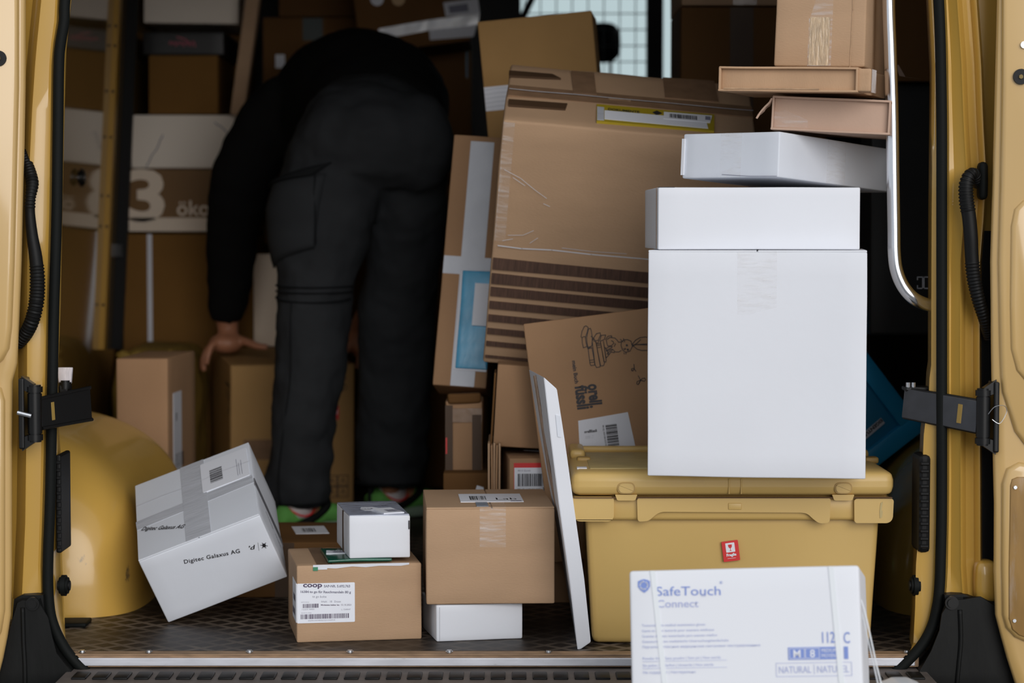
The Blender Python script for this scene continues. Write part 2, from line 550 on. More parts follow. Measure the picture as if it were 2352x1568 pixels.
# ------------------------------------------------------------------ the setting: ground, van shell
g = obj('ground', box((-20, -25, -.05), (20, 25, 0)), ASPH); tag(g, kind='structure')
XW, XR, ZT, YP = -1.149, 1.16, 2.32, 3.62       # side walls at floor height, roof, partition
LEAN = math.tan(R(3.1))
def wall_x(side, z):
    return (XW + (z - 1.15) * LEAN) if side < 0 else (XR - (z - 1.15) * LEAN)
floor = obj('floor', box((-1.25, .035, FL - .02), (1.25, YP + 2.2, FL)), FLOORM); tag(floor, kind='structure')
for side, nm in ((-1, 'wall_left'), (1, 'wall_right')):
    bm = bmesh.new()
    vs = []
    for Y in (.16, YP + 1.75):
        for z in (FL - .03, ZT + .03):
            x = wall_x(side, z)
            vs.append([bm.verts.new((x, Y, z)), bm.verts.new((x + side * .04, Y, z))])
    a, b, c, d = vs
    for q in ((a[0], b[0], d[0], c[0]), (a[1], c[1], d[1], b[1]), (a[0], a[1], b[1], b[0]), (c[0], d[0], d[1], c[1]), (b[0], b[1], d[1], d[0]), (a[0], c[0], c[1], a[1])):
        bm.faces.new(q)
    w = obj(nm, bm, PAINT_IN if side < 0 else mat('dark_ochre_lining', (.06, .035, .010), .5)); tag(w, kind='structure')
    # outer skin down to the sill
    w2 = obj('side_skin', box((side * 1.235 - .012, .02, .3), (side * 1.235 + .012, YP + 2.2, ZT)), PAINT, w)
c = obj('ceiling', box((-1.25, .0, ZT), (1.25, YP + .08, ZT + .05)), mat('roof_lining', (.10, .07, .035), .8)); tag(c, kind='structure')
hd = obj('trim_1', box((-1.2, .0, 2.16), (1.2, .12, ZT + .05), bevel=.01), PAINT); tag(hd, kind='structure')
sub = obj('trim_2', box((-1.2, .02, .33), (1.2, YP + 2.2, FL - .02)), BLACKP); tag(sub, kind='structure')

# partition with two meshed openings, cab beyond
def pw(px, py): return P(px, py, YP)
part = thing('wall_partition', None, None, (0, 0, 0)); tag(part, kind='structure')
xs = [-1.16, pw(1196, 0).x, pw(1486, 0).x, pw(1524, 0).x, pw(1690, 0).x, 1.16]
z0, z1 = pw(1300, 190).z, pw(1300, -260).z
bm = bmesh.new()
bm_box(bm, (xs[0], YP, FL), (xs[5], YP + .03, z0))
bm_box(bm, (xs[0], YP, z1), (xs[5], YP + .03, ZT))
bm_box(bm, (xs[0], YP, z0), (xs[1], YP + .03, z1))
bm_box(bm, (xs[2], YP, z0), (xs[3], YP + .05, z1))
bm_box(bm, (xs[4], YP, z0), (xs[5], YP + .03, z1))
obj('panel', bm, mat('partition_grey', (.05, .05, .05), .6), part)
wire = mat('grey_mesh_wire', (.11, .12, .12), .5)
for i in range(9):
    x = pw(1205 + i * 36.5, 0).x
    if x < xs[2]: obj('wire', cyl((x, YP + .015, (z0 + z1) / 2), (0, 0, 1), .0021, z1 - z0, 6), wire, part)
for k in range(13):
    z = pw(0, 178 - k * 37).z
    if z < z1: obj('wire', cyl(((xs[1] + xs[2]) / 2, YP + .019, z), (1, 0, 0), .0021, xs[2] - xs[1], 6), wire, part)
# rounded upper left of the opening
cc = pw(1196, 0)
obj('corner_brace', tube([pw(1190, 60) + Vector((0, .02, 0)), pw(1205, 30) + Vector((0, .02, 0)), pw(1222, -5) + Vector((0, .02, 0)), pw(1232, -60) + Vector((0, .02, 0))], .012), mat('partition_grey', (0, 0, 0)), part)
scr = thing('window_1', None, None); tag(scr, kind='structure')
obj('pane', box((-1.0, YP + 1.72, 1.25), (1.0, YP + 1.725, 2.75)), GLASS, scr)
fb = bmesh.new()
bm_box(fb, (-1.1, YP + 1.70, FL), (1.1, YP + 1.75, 1.28)); bm_box(fb, (-1.15, YP + .03, 2.72), (1.15, YP + 1.75, 2.78)); bm_box(fb, (-1.15, YP + .0, ZT), (1.15, YP + .04, 2.78))
bm_box(fb, (-1.1, YP + 1.70, 1.2), (-.97, YP + 1.75, 2.75)); bm_box(fb, (.97, YP + 1.70, 1.2), (1.1, YP + 1.75, 2.75))
obj('window_frame', fb, BLACKP, scr)
# cab seat seen through the mesh
seat = thing('cab_seat', 'black cab seat with rounded headrest seen beyond the wire mesh window', 'seat', (P(1383, 100, 4.2).x, 4.15, FL))
obj('base', rbox(.5, .5, .35, .05, .01, 0, 4), BLACKP, seat, smooth=True).location = (-.25, -.0, 0)
bk = obj('backrest', rbox(.46, .12, .62, .05, .01, 0, 4), BLACKP, seat, smooth=True); bk.location = (-.23, -.02, .33)
zt = P(1392, 57, 4.2).z - FL; zb = P(1392, 140, 4.2).z - FL
wz = P(1418, 0, 4.2).x - P(1362, 0, 4.2).x
hb = obj('headrest', rbox(wz + .03, .09, zt - zb, .028, .008, 0, 5), BLACKP, seat, smooth=True); hb.location = (-wz / 2 - .015, .0, zb)
for dx in (-.03, .03):
    obj('headrest_post', cyl((dx, .05, (zb + .93) / 2), (0, 0, 1), .006, zb - .93 + .03), STEEL, seat)

# ------------------------------------------------------------------ jambs, seals, doors
SEAL_L = [(-150, 163), (0, 149), (50, 147), (100, 139), (150, 135), (300, 133), (500, 130), (700, 124), (850, 121), (1000, 118), (1150, 115), (1300, 110), (1380, 112), (1430, 121), (1480, 144), (1520, 174), (1568, 225)]
SEAL_R = [(-150, 2148), (0, 2156), (70, 2159), (150, 2161), (300, 2163), (500, 2163), (850, 2163), (1150, 2163), (1300, 2160), (1360, 2157), (1400, 2151), (1440, 2140), (1480, 2118), (1520, 2082), (1568, 2030)]
INL = [(-150, 176), (0, 163), (100, 153), (200, 150), (300, 147), (500, 143), (700, 140), (840, 134), (870, 133), (1000, 136), (1040, 141), (1150, 143), (1300, 143), (1400, 147), (1480, 150), (1500, 152)]
INR = [(-150, 2120), (0, 2128), (150, 2135), (300, 2134), (500, 2132), (840, 2131), (870, 2127), (900, 2126), (1000, 2114), (1150, 2108), (1300, 2096), (1400, 2094), (1480, 2090), (1500, 2088)]
RIDL = [(-150, 108), (0, 95), (130, 82), (250, 74), (400, 67), (600, 63), (900, 62), (1200, 58), (1380, 50), (1568, 50)]
RIDR = [(-150, 2190), (0, 2198), (140, 2208), (281, 2213), (400, 2220), (500, 2214), (560, 2206), (800, 2205), (1300, 2207), (1380, 2212), (1568, 2212)]
DL = [(-150, 60), (200, 59), (350, 56), (600, 50), (750, 44), (830, 40), (870, 30), (1000, 28), (1300, 28), (1400, 26), (1450, 18), (1500, 8), (1568, -10)]
DR = [(-150, 2291), (0, 2290), (200, 2285), (400, 2280), (600, 2274), (800, 2276), (1000, 2279), (1100, 2283), (1300, 2282), (1400, 2285), (1450, 2298), (1500, 2312), (1568, 2334)]
YS = [-480, -430, -330, -200, -100, -50, 0, 50, 100, 150, 200, 250, 300, 400, 500, 600, 700, 800, 840, 870, 900, 1000, 1100, 1200, 1300, 1350, 1380]
YSI = YS + [1400, 1420, 1440, 1460, 1480, 1500]
def pl_in(y):
    i, s = interp(INL, y), interp(SEAL_L, y)
    return [(i - 6, .165), (i, .15), (i, .09), (min(i, s + 14), .02), (s + 8, .012), (s - 6, .014)]
def pr_in(y):
    i, s = interp(INR, y), interp(SEAL_R, y)
    return [(i + 6, .165), (i, .15), (i + 8, .02), (s - 11, .012), (s + 6, .014)]
tl = sweep('trim_3', YSI, pl_in, PAINT); tag(tl, kind='structure')
tr_ = sweep('trim_4', YSI, pr_in, PAINT); tag(tr_, kind='structure')
def pl_out(y):
    s, rd = interp(SEAL_L, y), interp(RIDL, y)
    return [(s + 6, .014), (s - 13, .010), (s - 17, .004), ((s * .6 + rd * .4), .006), (rd + 4, -.004), (rd, -.006), (rd - 3, -.002), (rd - 12, .012), (rd - 20, .03), (rd - 45, .035), (rd - 70, .02), (rd - 90, .02)]
def pr_out(y):
    s, rd = interp(SEAL_R, y), interp(RIDR, y)
    return [(s - 6, .014), (s + 13, .010), (s + 17, .006), ((s * .5 + rd * .5), .008), (rd - 4, -.002), (rd, -.006), (rd + 3, -.002), (rd + 12, .022), (rd + 30, .026), (rd + 40, .012), (rd + 45, .01), (rd + 50, .035)]
jl = sweep('trim_5', YS, pl_out, PAINT); tag(jl, kind='structure')
jr = sweep('trim_6', YS, pr_out, PAINT); tag(jr, kind='structure')
# dark gap behind the right hinge side
o = obj('trim_7', box((P(2257, 900, 0).x, .03, P(0, 1290, 0).z), (P(2420, 900, 0).x, .043, P(0, 530, 0).z)), BLACKP); tag(o, kind='structure')
o = obj('trim_8', box((P(2238, 900, 0).x, .045, .6), (P(2420, 900, 0).x, .075, 2.3)), PAINT); tag(o, kind='structure')
# hinge pocket in lower right jamb
o = obj('hinge_cover', rbox(P(2290, 1340, 0).x - P(2243, 1340, 0).x, .05, P(0, 1290, 0).z - P(0, 1385, 0).z, .01, .002, 0, 4), PAINT, jr, smooth=True)
o.location = (P(2243, 1340, 0).x, -.005, P(0, 1385, 0).z)
# seals
for nm, tab, in (('trim_9', SEAL_L), ('trim_10', SEAL_R)):
    pts = []
    for y, x in tab: pts.append(P(x, y, 0))
    ex = (P(280, 1620, 0), P(420, 1640, 0)) if nm == 'trim_9' else (P(1960, 1620, 0), P(1800, 1640, 0))
    pts = [P(tab[0][1], -480, 0), P(tab[0][1], -330, 0)] + pts + list(ex)
    s = obj(nm, tube(smooth_path(pts, 5), .0098, 12), RUBBER, smooth=True); tag(s, kind='structure')
# vent grilles and rubber buffers on the jamb returns
for side, par in ((-1, tl), (1, tr_)):
    if side < 0:
        x0 = P(139, 1160, 0).x; face = 1
    else:
        x0 = P(2112, 0, 0).x; face = -1
    zc0, zc1 = P(0, 1272, 0).z, P(0, 1046, 0).z
    bm = bmesh.new()
    n = 12
    if side < 0:
        poly = [(-.006, 0), (.006, 0)]
        bm_box(bm, (P(128, 1160, .012).x, .010, zc0), (P(141, 1160, .012).x, .10, zc1), bevel=.0035)
        for k in range(n):
            z = zc0 + .012 + k * (zc1 - zc0 - .024) / (n - 1)
            bm_box(bm, (P(130, 1160, .01).x, .0075, z - .004), (P(140, 1160, .01).x, .02, z + .002), bevel=.001, seg=1)
        obj('vent_grille', bm, BLACKP, par)
    else:
        xa, xb = P(2111, 1160, 0).x, P(2141, 1160, 0).x
        bm_box(bm, (xa, .01, zc0), (xb, .08, zc1), bevel=.008)
        for k in range(n):
            z = zc0 + .014 + k * (zc1 - zc0 - .028) / (n - 1)
            bm_box(bm, (xa + .003, .004, z - .004), (xb - .004, .014, z + .002), bevel=.0015, seg=1)
        obj('vent_grille', bm, BLACKP, par)
    px = 147 if side < 0 else 2102
    c0 = P(px, 1344, .03)
    obj('rubber_buffer', cyl(c0, (1, 0, 0), .019, .016, 20, .004), RUBBER, par, angle=40)
    obj('buffer_ring', cyl(c0, (1, 0, 0), .013, .022, 20, .004), BLACKP, par, angle=40)

# doors swung open beside the frame
def door(name, side, tab, hinge_px):
    root = thing(name, None, None); tag(root, kind='structure')
    s = side
    ys = [-480, -330, -200, -100, 0, 100, 200, 350, 500, 600, 750, 800, 830, 850, 870, 1000, 1150, 1300, 1400, 1430, 1450, 1475, 1500, 1530, 1568, 1620, 1700]
    def prof(y):
        e = interp(tab, y) if y < 1568 else interp(tab, 1568) + s * (y - 1568) * .5
        return [(e + s * 20, -.004), (e, -.006), (e, -.045), (e + s * 2, -.053), (e + s * 8, -.058), (e + s * 30, -.060), (e + s * 300, -.060), (e + s * 990, -.06), (e + s * 1000, -.05), (e + s * 1000, -.004), (e + s * 20, -.004)]
    obj('door_shell', sweep('x', ys, prof, PAINT_DOOR).data, None, root, angle=50)
    bpy.data.objects.remove(bpy.data.objects['x'])
    return root
d1 = door('door_1', -1, DL, 0)
d2 = door('door_2', 1, DR, 0)
def relief(par, pts, Y0, h, m, name='pressed_panel', bev=.008):
    """raised pressing on a door: outline in measured positions, lifted h toward the viewer"""
    bm = bmesh.new()
    ring = [P(x, y, Y0) for x, y in pts]
    c = sum(ring, Vector()) / len(ring)
    def rg(s, dy):
        out = []
        n = len(ring)
        for i, p in enumerate(ring):
            a, b = ring[i - 1], ring[(i + 1) % n]
            t = (b - a).normalized(); nrm = Vector((t.z, 0, -t.x))
            if (c - p).dot(nrm) < 0: nrm = -nrm
            out.append(bm.verts.new(p + nrm * s + Vector((0, dy, 0))))
        return out
    R_ = [rg(0, .004), rg(0, -h * .3), rg(bev * .4, -h * .8), rg(bev, -h)]
    n = len(ring)
    for a, b in zip(R_[:-1], R_[1:]):
        for i in range(n):
            bm.faces.new((a[i], a[(i + 1) % n], b[(i + 1) % n], b[i]))
    bm.faces.new(R_[-1])
    return obj(name, bm, m, par, angle=60)
# left door: upper pressing ending in a slanted foot, lower pressing with rounded foot
relief(d1, [(-420, -300), (44, -300), (44, 200), (40, 350), (34, 600), (28, 750), (22, 800), (8, 826), (-20, 850), (-60, 900), (-420, 900)], -.06, .012, PAINT_DOOR)
relief(d1, [(-420, 960), (-60, 930), (-10, 880), (4, 890), (12, 920), (12, 1200), (12, 1400), (4, 1450), (-15, 1490), (-60, 1520), (-420, 1520)], -.06, .010, PAINT_DOOR)
relief(d2, [(2760, -300), (2302, -300), (2300, 200), (2297, 400), (2292, 600), (2296, 800), (2298, 860), (2302, 900), (2330, 990), (2352, 1020), (2390, 1050), (2760, 1050)], -.06, .010, PAINT_DOOR)
relief(d2, [(2330, 480), (2322, 520), (2320, 700), (2322, 800), (2335, 850), (2360, 880), (2400, 880), (2400, 460), (2350, 460)], -.07, .006, PAINT_DOOR)
relief(d2, [(2760, 1075), (2420, 1075), (2340, 1060), (2312, 1075), (2301, 1110), (2300, 1300), (2302, 1410), (2310, 1440), (2330, 1462), (2360, 1475), (2760, 1480)], -.06, .010, PAINT_DOOR)
wp = relief(d2, [(2760, 1095), (2336, 1095), (2324, 1100), (2320, 1115), (2317, 1300), (2317, 1420), (2325, 1445), (2340, 1458), (2360, 1465), (2760, 1465)], -.07, .003, WOOD, 'wood_panel', .002)
for px, py in ((2332, 1119), (2330, 1425)):
    obj('screw', cyl(P(px, py, -.0745), (0, 1, 0), .0032, .003, 10), STEEL, d2)
for (dd, px, py) in ((d1, -3, 134), (d2, 2345, 176)):
    h = obj('bolt_recess', cyl(P(px, py, -.0735), (0, 1, 0), .0135, .004, 24), mat('deep_black', (.003, .003, .003), .7), dd)
    obj('recess_bolt', cyl(P(px, py, -.076), (0, 1, 0), .004, .004, 6), mat('brassy_bolt', (.10, .07, .02), .4, metal=.6), dd)
obj('screw', cyl(P(2352, 103, -.0735), (0, 1, 0), .006, .004, 14), STEEL, d2)

# hinge straps
def strap(par, A, B, h, t, mt, slot=None):
    """flat bar from A to B (centre line), height h"""
    A, B = Vector(A), Vector(B)
    d = (B - A); L = d.length; d.normalize()
    n = d.cross(Vector((0, 0, 1))).normalized(); u = n.cross(d).normalized()
    M = Matrix(((d.x, n.x, u.x, A.x), (d.y, n.y, u.y, A.y), (d.z, n.z, u.z, A.z), (0, 0, 0, 1)))
    return M, L
def hinge(side, door_, lo, hi, Ya, Yb, ha, hb, mt):
    # lo: strap end inside the van, hi: end at the hinge barrel
    M, L = strap(door_, P(*lo, Ya), P(*hi, Yb), ha, .006, mt)
    bm = bmesh.new()
    vs = bm_box(bm, (0, -.003, -ha / 2), (L, .003, ha / 2), bevel=.0012)
    for v in bm.verts:
        v.co.z *= 1 + (hb / ha - 1) * v.co.x / L
    bmesh.ops.transform(bm, matrix=M, verts=bm.verts)
    st = obj('door_strap', bm, mt, door_)
    # rolled lips on both long edges and the slot near the barrel
    for sg in (1, -1):
        pts = [M @ Vector((x, -.003, sg * (ha + (hb - ha) * x / L) / 2)) for x in (0, L)]
        obj('strap_lip', tube(pts, .0032, 8), BLACKM, st)
    fs = -1 if (M.to_3x3() @ Vector((0, 1, 0))).y > 0 else 1
    b2 = box((L * .74, min(fs * .0036, fs * .0026), -hb * .30), (L * .80, max(fs * .0036, fs * .0026), hb * .30), M, .0003, 1)
    obj('strap_slot', b2, mat('slot_shadow_yellow', (.28, .18, .04), .5), st)
    # barrel with collars, bracket arms and pin on the door
    bc = P(hi[0] + side * 12, hi[1], Yb)
    obj('hinge_barrel', cyl(bc, (0, 0, 1), .0125, .074, 18, .002), BLACKM, door_, angle=40)
    for dz in (-.042, .042):
        obj('hinge_collar', cyl(bc + Vector((0, 0, dz)), (0, 0, 1), .014, .016, 18, .003), BLACKM, door_, angle=40)
    bx = P(hi[0] + side * 40, hi[1], Yb)
    bmb = bmesh.new()
    for dz in (-.043, .043):
        q = [bc + Vector((0, -.008, dz - .008)), bx + Vector((0, -.008, dz * 1.25 - .012)), bx + Vector((0, -.008, dz * 1.25 + .012)), bc + Vector((0, -.008, dz + .008))]
        f0 = [bmb.verts.new(p) for p in q]; f1 = [bmb.verts.new(p + Vector((0, .02, 0))) for p in q]
        bmb.faces.new(f0); bmb.faces.new(f1[::-1])
        for i in range(4): bmb.faces.new((f0[i], f1[i], f1[(i + 1) % 4], f0[(i + 1) % 4]))
    bm_box(bmb, (bx.x - .005, bx.y - .012, bx.z - .062), (bx.x + .005, bx.y + .04, bx.z + .062), bevel=.003)
    obj('hinge_bracket', bmb, BLACKM, door_)
    if side > 0:
        wpts = [bc + Vector((.006, -.015, .006)), bc + Vector((.016, -.02, .019)), bc + Vector((.032, -.018, .021)), bc + Vector((.038, -.014, .01)), bc + Vector((.026, -.016, -.010)), bc + Vector((.012, -.018, -.003))]
        obj('spring_wire', tube(smooth_path(wpts, 6), .0006, 6), STEEL, door_)
    else:
        obj('door_pin', tube([bc + Vector((-.026, -.02, .003)), bc + Vector((-.002, -.02, -.003))], .004, 8), STEEL, door_)
hinge(-1, d1, (207, 926), (92, 949), .05, -.055, .058, .053, BLACKM)
hinge(1, d2, (2076, 925), (2246, 957), .05, -.055, .052, .056, STRAPM)
# latch stubs above the straps
o = obj('latch_block', box(P(133, 905, .04), P(166, 880, .08), bevel=.004), BLACKM, tl)
o = obj('latch_roller', cyl(P(150, 885, .05), (0, 0, 1), .011, .018, 16, .003), BLACKM, tl, angle=40)
o = obj('latch_block', box(P(2079, 899, .04), P(2130, 885, .08), bevel=.003), BLACKM, tr_)
for px in (2086, 2098): obj('latch_bolt', cyl(P(px, 887, .045), (0, 0, 1), .004, .014, 8), STEEL, tr_)
brush = thing('paint_brush', 'small brush with white bristles stuck bristle up behind the left latch', 'brush', P(150, 882, .06))
bmx = rbox(.022, .012, .030, .002, 0, .0015, 3, 4); bmesh.ops.translate(bmx, verts=bmx.verts, vec=(-.011, -.006, .0))
for v in bmx.verts: v.co.x *= 1 + v.co.z * 8
obj('bristles', bmx, mat('white_bristle', (.62, .58, .60), .8, var=.15, vscale=60, stretch=(8, 8, 1)), brush, smooth=True)
obj('ferrule', cyl((0, 0, -.006), (0, 0, 1), .009, .014), BLACKP, brush)

# cable conduits
def conduit(name, pts, rads, label, ribs):
    path = smooth_path(pts, 10)
    n = len(path)
    rr = []
    bm = bmesh.new()
    dense = []
    for i in range(n - 1):
        for k in range(4): dense.append(path[i].lerp(path[i + 1], k / 4))
    dense.append(path[-1])
    m = len(dense)
    acc = 0
    for i, p in enumerate(dense):
        if i: acc += (p - dense[i - 1]).length
        t = i / (m - 1)
        base = interp([(j / (len(rads) - 1), r_) for j, r_ in enumerate(rads)], t)
        ribbed = any(a <= t <= b for a, b in ribs)
        rr.append(base * (1 + (.10 * (1 if math.sin(acc / .0058 * 2 * math.pi) > 0 else -.3) if ribbed else 0)))
    tube(dense, rr, 16, bm)
    o = obj(name, bm, BLACKP, angle=60)
    tag(o, label, 'hose')
    return o
conduit('cable_conduit', [P(x, y, Y) for x, y, Y in ((50, 350, .012), (66, 385, -.006), (74, 420, -.02), (70, 455, -.03), (69, 490, -.03), (74, 540, -.03), (82, 590, -.03), (86, 640, -.03), (84, 690, -.03), (74, 735, -.026), (58, 768, -.014), (40, 790, .0))],
        [.009, .0095, .0105, .0085, .0088, .010, .0115, .0122, .0125, .012, .0115, .010], 'black ribbed cable hose looping out by the left rear door', ((0, .33), (.58, 1)))
cg = conduit('cable_conduit', [P(x, y, Y) for x, y, Y in ((2247, 425, .0), (2238, 400, -.02), (2226, 404, -.028), (2219, 425, -.03), (2220, 460, -.03), (2226, 500, -.03), (2230, 545, -.03), (2232, 590, -.028), (2237, 640, -.026), (2248, 690, -.022), (2262, 735, -.012), (2272, 775, .01))],
        [.009, .0095, .0105, .012, .0125, .0125, .0125, .0122, .0118, .011, .010, .009], 'black ribbed cable hose by the right rear door, hanging from an oval grommet', ((.03, .42), (.66, 1)))
gr = obj('grommet', rbox(P(2264, 400, 0).x - P(2244, 400, 0).x, .03, P(0, 373, 0).z - P(0, 458, 0).z, .007, .001, 0, 4), RUBBER, cg, smooth=True)
gr.location = (P(2245, 400, 0).x, -.02, P(0, 458, 0).z)

# bumper, step, corner covers
bz = P(0, 1529, 0).z
st = thing('trim_11', None, None); tag(st, kind='structure')
obj('edge_strip', box((P(165, 1530, 0).x, -.004, P(0, 1528, 0).z), (P(2101, 1530, 0).x, .002, P(0, 1510, 0).z), bevel=.0012), ALU, st)
obj('plywood_edge', box((P(150, 1530, 0).x, .0, P(0, 1531, 0).z), (P(2110, 1530, 0).x, .04, FL - .0005)), PLY, st)
obj('edge_lip', box((P(165, 1530, 0).x, -.003, FL - .001), (P(2101, 1530, 0).x, .006, FL + .0008)), PLY, st)
for px in (189, 342, 573, 804, 1032, 1260, 1490, 1720, 1950, 2082):
    obj('screw', cyl((P(px, 1505, .012).x, .012, FL + .003), (0, 0, 1), .0068, .005, 14, .002), STEEL, st, angle=40)
zb = P(0, 1540, -.02).z
obj('step_top', box((-.79, -.13, zb - .012), (.735, .03, zb), bevel=.003), mat('worn_step_plastic', (.10, .082, .072), .6, var=.3, vscale=20), st)
k = 0
x = P(180, 1530, -.03).x
while x < P(2095, 1530, 0).x:
    pd = obj('tread_pad', rbox(.0255, .055, .005, .0022, 0, 0, 2), BLACKP, st, smooth=True)
    pd.location = (x, -.10, zb - .001); x += .0365
fb = bmesh.new()
for a, b in ((-.9, P(1003, 1530, -.1).x), (P(1103, 1530, -.1).x, P(1262, 1530, -.1).x), (P(1357, 1530, -.1).x, .9)):
    bm_box(fb, (a, -.165, .42), (b, -.125, zb - .004), bevel=.012)
bm_box(fb, (-.9, -.10, .42), (.9, -.06, zb - .03))
obj('bumper_cover', fb, mat('bumper_plastic', (.035, .037, .04), .5, var=.1), st)
for a, b in ((1008, 1097), (1267, 1352)):
    xa, xb = P(a, 1530, -.1).x, P(b, 1530, -.1).x
    hs = obj('latch_housing', rbox(xb - xa, .03, .05, .006, 0, 0, 3), BLACKP, st, smooth=True); hs.location = (xa, -.16, zb - .062)
    obj('latch_bar', tube([(xa + .014, -.168, zb - .020), (xb - .014, -.168, zb - .020)], .004, 10), BLACKM, st)
def cover(name, pts, px, py):
    bm = bmesh.new()
    ring = [P(x, y, -.03) for x, y in pts]
    fr_, bk_ = [bm.verts.new(p) for p in ring], [bm.verts.new(p + Vector((0, .05, 0))) for p in ring]
    bm.faces.new(fr_); bm.faces.new(bk_[::-1])
    for i in range(len(ring)): bm.faces.new((fr_[i], bk_[i], bk_[(i + 1) % len(ring)], fr_[(i + 1) % len(ring)]))
    bmesh.ops.bevel(bm, geom=[e for e in bm.edges if e.verts[0].co.y < -.02 and e.verts[1].co.y < -.02], offset=.008, segments=3, affect='EDGES')
    o = obj(name, bm, mat('corner_cover_plastic', (.005, .0053, .005), .55, var=.4, spec=.2, vscale=7, stretch=(3, 1, 1), bump=.2, bscale=30), None, angle=35)
    tag(o, kind='structure')
    obj('bolt_cap', cyl(P(px, py, -.032), (0, 1, 0), .012, .012, 20, .004), BLACKM, o, angle=40)
    return o
cl = cover('trim_12', [(30, 1378), (48, 1368), (97, 1368), (99, 1420), (108, 1460), (130, 1500), (165, 1545), (215, 1600), (215, 1700), (-60, 1700), (-20, 1560), (8, 1500), (24, 1440)], 75, 1386)
cr = cover('trim_13', [(2172, 1368), (2215, 1366), (2250, 1380), (2300, 1388), (2330, 1440), (2352, 1520), (2420, 1700), (1985, 1700), (1985, 1625), (2060, 1590), (2110, 1545), (2148, 1500), (2168, 1450), (2174, 1410)], 2186, 1384)
for o, ax in ((cl, (52, 1395, 58, 1600)), (cr, (2205, 1400, 2195, 1600))):
    obj('moulded_rib', tube(smooth_path([P(ax[0], ax[1], -.031), P(ax[0] + 2, 1470, -.031), P((ax[0] + ax[2]) / 2 + 2, 1530, -.031), P(ax[2], ax[3], -.031)], 5), .004, 8), MATS['corner_cover_plastic'], o, smooth=True)

# wheel housings
def arch(name, side, parent=None):
    """wheel housing: squarish in plan, rounded over the top, cut off at the side wall"""
    bm = bmesh.new()
    U, V = 40, 22
    Yc, rY, Wd, Hh, a_, b_ = .86, .50, .465, .375, 7.0, 2.9
    rows = []
    for j in range(V + 1):
        v = math.pi / 2 * j / V
        r = max(math.cos(v), 0) ** (2 / b_) if j < V else 0
        z = math.sin(v) ** (2 / b_)
        row = []
        for i in range(U + 1):
            ph = math.pi * i / U
            c_, s_ = math.cos(ph), math.sin(ph)
            y = Yc - math.copysign(abs(c_) ** (2 / a_), c_) * rY * r
            x = 1.20 - Wd * max(s_, 0) ** (2 / a_) * r
            row.append(bm.verts.new((side * x, y, FL - .004 + Hh * z)))
        rows.append(row)
    for a, b in zip(rows[:-1], rows[1:]):
        for i in range(U):
            bm.faces.new((a[i], a[i + 1], b[i + 1], b[i]))
    bmesh.ops.remove_doubles(bm, verts=bm.verts, dist=1e-5)
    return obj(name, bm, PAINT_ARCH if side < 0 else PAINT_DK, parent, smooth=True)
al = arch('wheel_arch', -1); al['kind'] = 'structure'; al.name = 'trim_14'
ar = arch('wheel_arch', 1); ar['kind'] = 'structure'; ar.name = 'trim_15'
# pressed ribs on the left housing
for k, (a, b) in enumerate((((208, 978), (302, 1085)), ((190, 985), (292, 1092)))):
    pass
# rubber mat edge in front of the left housing
o = obj('floor_mat_edge', rbox(.09, .07, .008, .003, .001, .003, 6, 9), RUBBER, floor, smooth=True)
o.location = (P(140, 0, .3).x - .05, .27, FL)
# wall rail with holes and the black strap beside it
bm = bmesh.new()
def lean_box(bm, off0, off1, Y0, Y1, za, zb_):
    vs = []
    for z in (za, zb_):
        w = wall_x(-1, z)
        for (o_, y_) in ((off0, Y0), (off1, Y0), (off1, Y1), (off0, Y1)):
            vs.append(bm.verts.new((w + o_, y_, z)))
    for q in ((0, 1, 2, 3), (4, 7, 6, 5), (0, 4, 5, 1), (1, 5, 6, 2), (2, 6, 7, 3), (3, 7, 4, 0)):
        bm.faces.new([vs[i] for i in q])
lean_box(bm, -.002, .016, 2.30, 2.34, 1.07, 2.2)
wl = bpy.data.objects['wall_left']
rail = obj('wall_rail', bm, mat('ochre_rail_paint', (.36, .19, .012), .5), wl)
for py in (60, 105, 210, 315, 450, 520, 700):
    z = P(0, py, 2.3).z
    obj('rail_hole', cyl((wall_x(-1, z) + .009, 2.299, z), (0, 1, 0), .004, .003, 10), mat('deep_black', (0, 0, 0)), rail)
bm = bmesh.new()
lean_box(bm, .001, .030, 2.50, 2.53, 1.06, 2.2)
o = obj('tie_down_strap', bm, mat('black_webbing', (.006, .006, .006), .9)); tag(o, 'black webbing strap hanging down the left side wall next to the ochre rail', 'strap')
bm = box((-.012, -.004, -.02), (.012, .004, .02), bevel=.002)
o2 = obj('strap_buckle', bm, BLACKM, o); z = P(0, 575, 2.49).z; o2.location = (wall_x(-1, z) + .01, 2.495, z)
kn = thing('wall_rollers', 'small black double roller fixed on the glossy left side wall', 'fitting', P(178, 408, 1.9))
for dx in (-.010, .012):
    obj('roller', cyl((dx - .0, 0, 0), (1, 0, 0), .024, .014, 20, .005), BLACKM, kn, angle=40)
obj('spindle', cyl((-.03, 0, 0), (1, 0, 0), .007, .10), STEEL, kn)

# grab rail
pts = [P(2041, -200, .06), P(2041, 0, .06), P(2045, 120, .06), P(2049, 260, .06), P(2051, 400, .06), P(2053, 520, .06), P(2054, 580, .06), P(2059, 620, .06), P(2073, 655, .06), P(2095, 682, .06), P(2122, 697, .07), P(2150, 702, .09)]
o = obj('grab_rail', tube(smooth_path(pts, 8), .0118, 20), CHROME, smooth=True)
tag(o, 'polished steel grab rail curving into the right door frame', 'rail')
